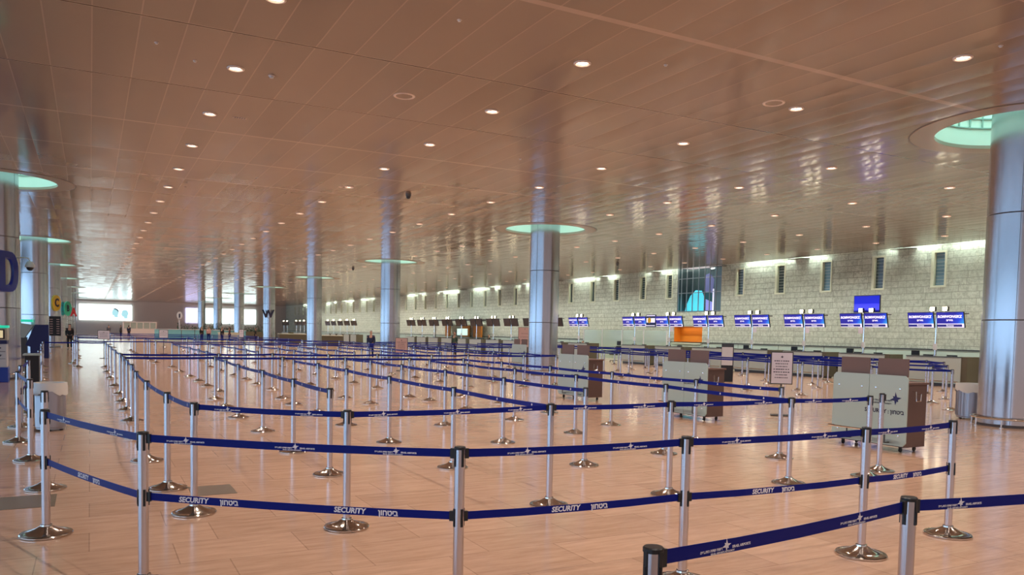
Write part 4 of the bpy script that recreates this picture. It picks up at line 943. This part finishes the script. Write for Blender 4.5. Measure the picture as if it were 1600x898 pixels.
# ------------------------------------------------------------------ people
def skin_mesh(name, verts, edges, radii, m, root=0, sub=1):
    me = bpy.data.meshes.new(name); me.from_pydata(verts, edges, []); o = bpy.data.objects.new(name, me); C.objects.link(o)
    md = o.modifiers.new('s', 'SKIN'); md.use_smooth_shade = True
    for i, r in enumerate(radii):
        me.skin_vertices[0].data[i].radius = (r, r) if not isinstance(r, tuple) else r
    me.skin_vertices[0].data[root].use_root = True
    s = o.modifiers.new('u', 'SUBSURF'); s.levels = sub; s.render_levels = sub
    bpy.context.view_layer.update()
    out = bpy.data.meshes.new_from_object(o.evaluated_get(bpy.context.evaluated_depsgraph_get())); bpy.data.objects.remove(o)
    out.materials.clear(); out.materials.append(m); out.name = name
    for p in out.polygons: p.use_smooth = True
    return out
def person(label, x, y, rz, top, legs, sit=False, h=1.0, hair='short', arm=0.0, group=None, extra=None):
    t = thing('person', label, 'person', (x, y, 0), rz, group); t.scale = (h, h, h)
    if sit: hip, kn, an = 0.50, (-0.42, 0.50), (-0.44, 0.09)
    else: hip, kn, an = 0.93, (-0.02, 0.50), (0.02, 0.09)
    V, E_, R_ = [], [], []
    def add(p, r, par=None):
        V.append(p); R_.append(r)
        if par is not None: E_.append((par, len(V)-1))
        return len(V)-1
    root = add((0, 0, hip), (0.11, 0.145)); ch = add((0, 0, hip+0.32), (0.105, 0.15), root); ns = add((0.0, 0, hip+0.52), 0.06, ch); hd = add((-0.015, 0, hip+0.62), 0.07, ns); tp = add((-0.015, 0, hip+0.74), 0.085, hd)
    nose = add((-0.10, 0, hip+0.655), 0.016, hd)
    JV, JE, JR = [(0, 0, hip-0.06), (0, 0, hip+0.12), (0, 0, hip+0.34), (0, 0, hip+0.50)], [(0, 1), (1, 2), (2, 3)], [(0.13, 0.17), (0.12, 0.15), (0.125, 0.175), (0.075, 0.09)]
    TV, TE, TR = [(0, 0, hip)], [], [(0.125, 0.155)]
    for s in (-1, 1):
        sh = add((0, s*0.185, hip+0.44), 0.055, ch); el = add((0.03-arm*0.1, s*0.215, hip+0.17), 0.042, sh); wr = add((-0.06-arm*0.25, s*0.195, hip-0.06+arm*0.25), 0.028, el); pa = add((-0.08-arm*0.30, s*0.185, hip-0.13+arm*0.25), 0.032, wr)
        for q in range(4):
            a = add((-0.11-arm*.32+q*0.018, s*(0.185), hip-0.20+arm*0.25+abs(q-1.5)*0.006), 0.009, pa)
        add((-0.12-arm*.32, s*0.165, hip-0.155+arm*0.25), 0.010, pa)
        hj = add((0, s*0.09, hip-0.06), 0.085, root); k = add((kn[0], s*0.10, kn[1]), 0.056, hj); a = add((an[0], s*0.10, an[1]), 0.038, k); f = add((an[0]-0.16, s*0.11, 0.035), 0.034, a)
        b = len(JV); JV += [(0, s*0.185, hip+0.43), (0.03-arm*0.1, s*0.215, hip+0.17), (-0.05-arm*0.22, s*0.195, hip-0.03+arm*0.25)]; JE += [(2, b), (b, b+1), (b+1, b+2)]; JR += [0.068, 0.056, 0.043]
        b = len(TV); TV += [(0, s*0.09, hip-0.07), (kn[0], s*0.10, kn[1]), (an[0], s*0.10, an[1]+0.03)]; TE += [(0, b), (b, b+1), (b+1, b+2)]; TR += [0.10, 0.073, 0.058]
    link(skin_mesh('body', V, E_, R_, m_skin, root), 'body', t)
    link(skin_mesh('jacket', JV, JE, JR, m_cl[top]), 'jacket', t); link(skin_mesh('trousers', TV, TE, TR, m_cl[legs]), 'trousers', t)
    hv = [(0.02, 0, hip+0.66), (0.01, 0, hip+0.76)]; he = [(0, 1)]; hr = [(0.085, 0.09), (0.085, 0.09)]
    if hair == 'long': hv.append((0.07, 0, hip+0.48)); he.append((0, 2)); hr.append((0.05, 0.08))
    link(skin_mesh('hair', hv, he, hr, m_hair), 'hair', t)
    for s in (-1, 1): 
        lobj('shoe', [(0, 0), (0.05, 0), (0.055, 0.03), (0.04, 0.075), (0, 0.085)], m_black, t, 12, (an[0]-0.07, s*0.105, 0)).scale = (2.1, 0.85, 1)
    return t
person('standing man in a dark green jacket and black trousers at the black-screen counters', 21.4, 48.3, math.radians(20), 'green', 'black')
sp_ = person('person in black sitting behind the counter beside the last blue screens', 29.35, 44.93, 0, 'black', 'black', True, 1.0, 'short', 0.6)
bm = bmesh.new(); bx(bm, -0.2, 0.22, -0.2, 0.2, 0.38, 0.44); bx(bm, -0.03, 0.03, -0.03, 0.03, 0.03, 0.38); bx(bm, -0.22, 0.22, -0.03, 0.03, 0, 0.03); bx(bm, -0.03, 0.03, -0.22, 0.22, 0, 0.03)
stl = finish(bm, 'stool', m_black); stl.location = (29.37, 44.93, 0); tag(stl, 'black stool under the clerk seated beside the last blue screens', 'stool')
person('slim person in black standing next to the white information totem', 22.25, 23.6, math.radians(10), 'black', 'black', False, 0.82)
person('person in a dark coat standing far down the left aisle', -1.2, 60.0, math.radians(90), 'black', 'black', False, 1.0, 'long')
person('person in navy standing in front of the third column', 14.15, 43.7, math.radians(60), 'navy', 'navy', False, 0.98)
person('person with dark hair behind the grey green counter below the black screens', 29.2, 58.9, 0, 'black', 'black', False, 0.9, 'short')
for k, (x, y, top, lb) in enumerate([(13.6, 92.0, 'maroon', 'far traveller in a dark red top left of the W column'), (12.9, 92.6, 'black', 'far traveller in black, second left of the W column'), (11.6, 93.4, 'pink', 'far traveller in a pale pink top among the group left of the W column'), (10.8, 92.8, 'black', 'far traveller in black at the left end of the group'),
        (16.9, 95.0, 'black', 'far traveller in black right beside the W column'), (3.6, 118.0, 'black', 'far traveller in black below the left billboard'), (4.6, 118.5, 'navy', 'far traveller in navy below the left billboard'), (2.2, 120.0, 'grey', 'far traveller in grey left below the left billboard'), (20.8, 83.5, 'black', 'far traveller in black right of the fourth column'), (21.6, 84.2, 'grey', 'far traveller in grey right of the fourth column')]):
    person(lb, x, y, math.radians(40*k), top, 'black', False, 1.0, 'long' if k % 3 == 0 else 'short')
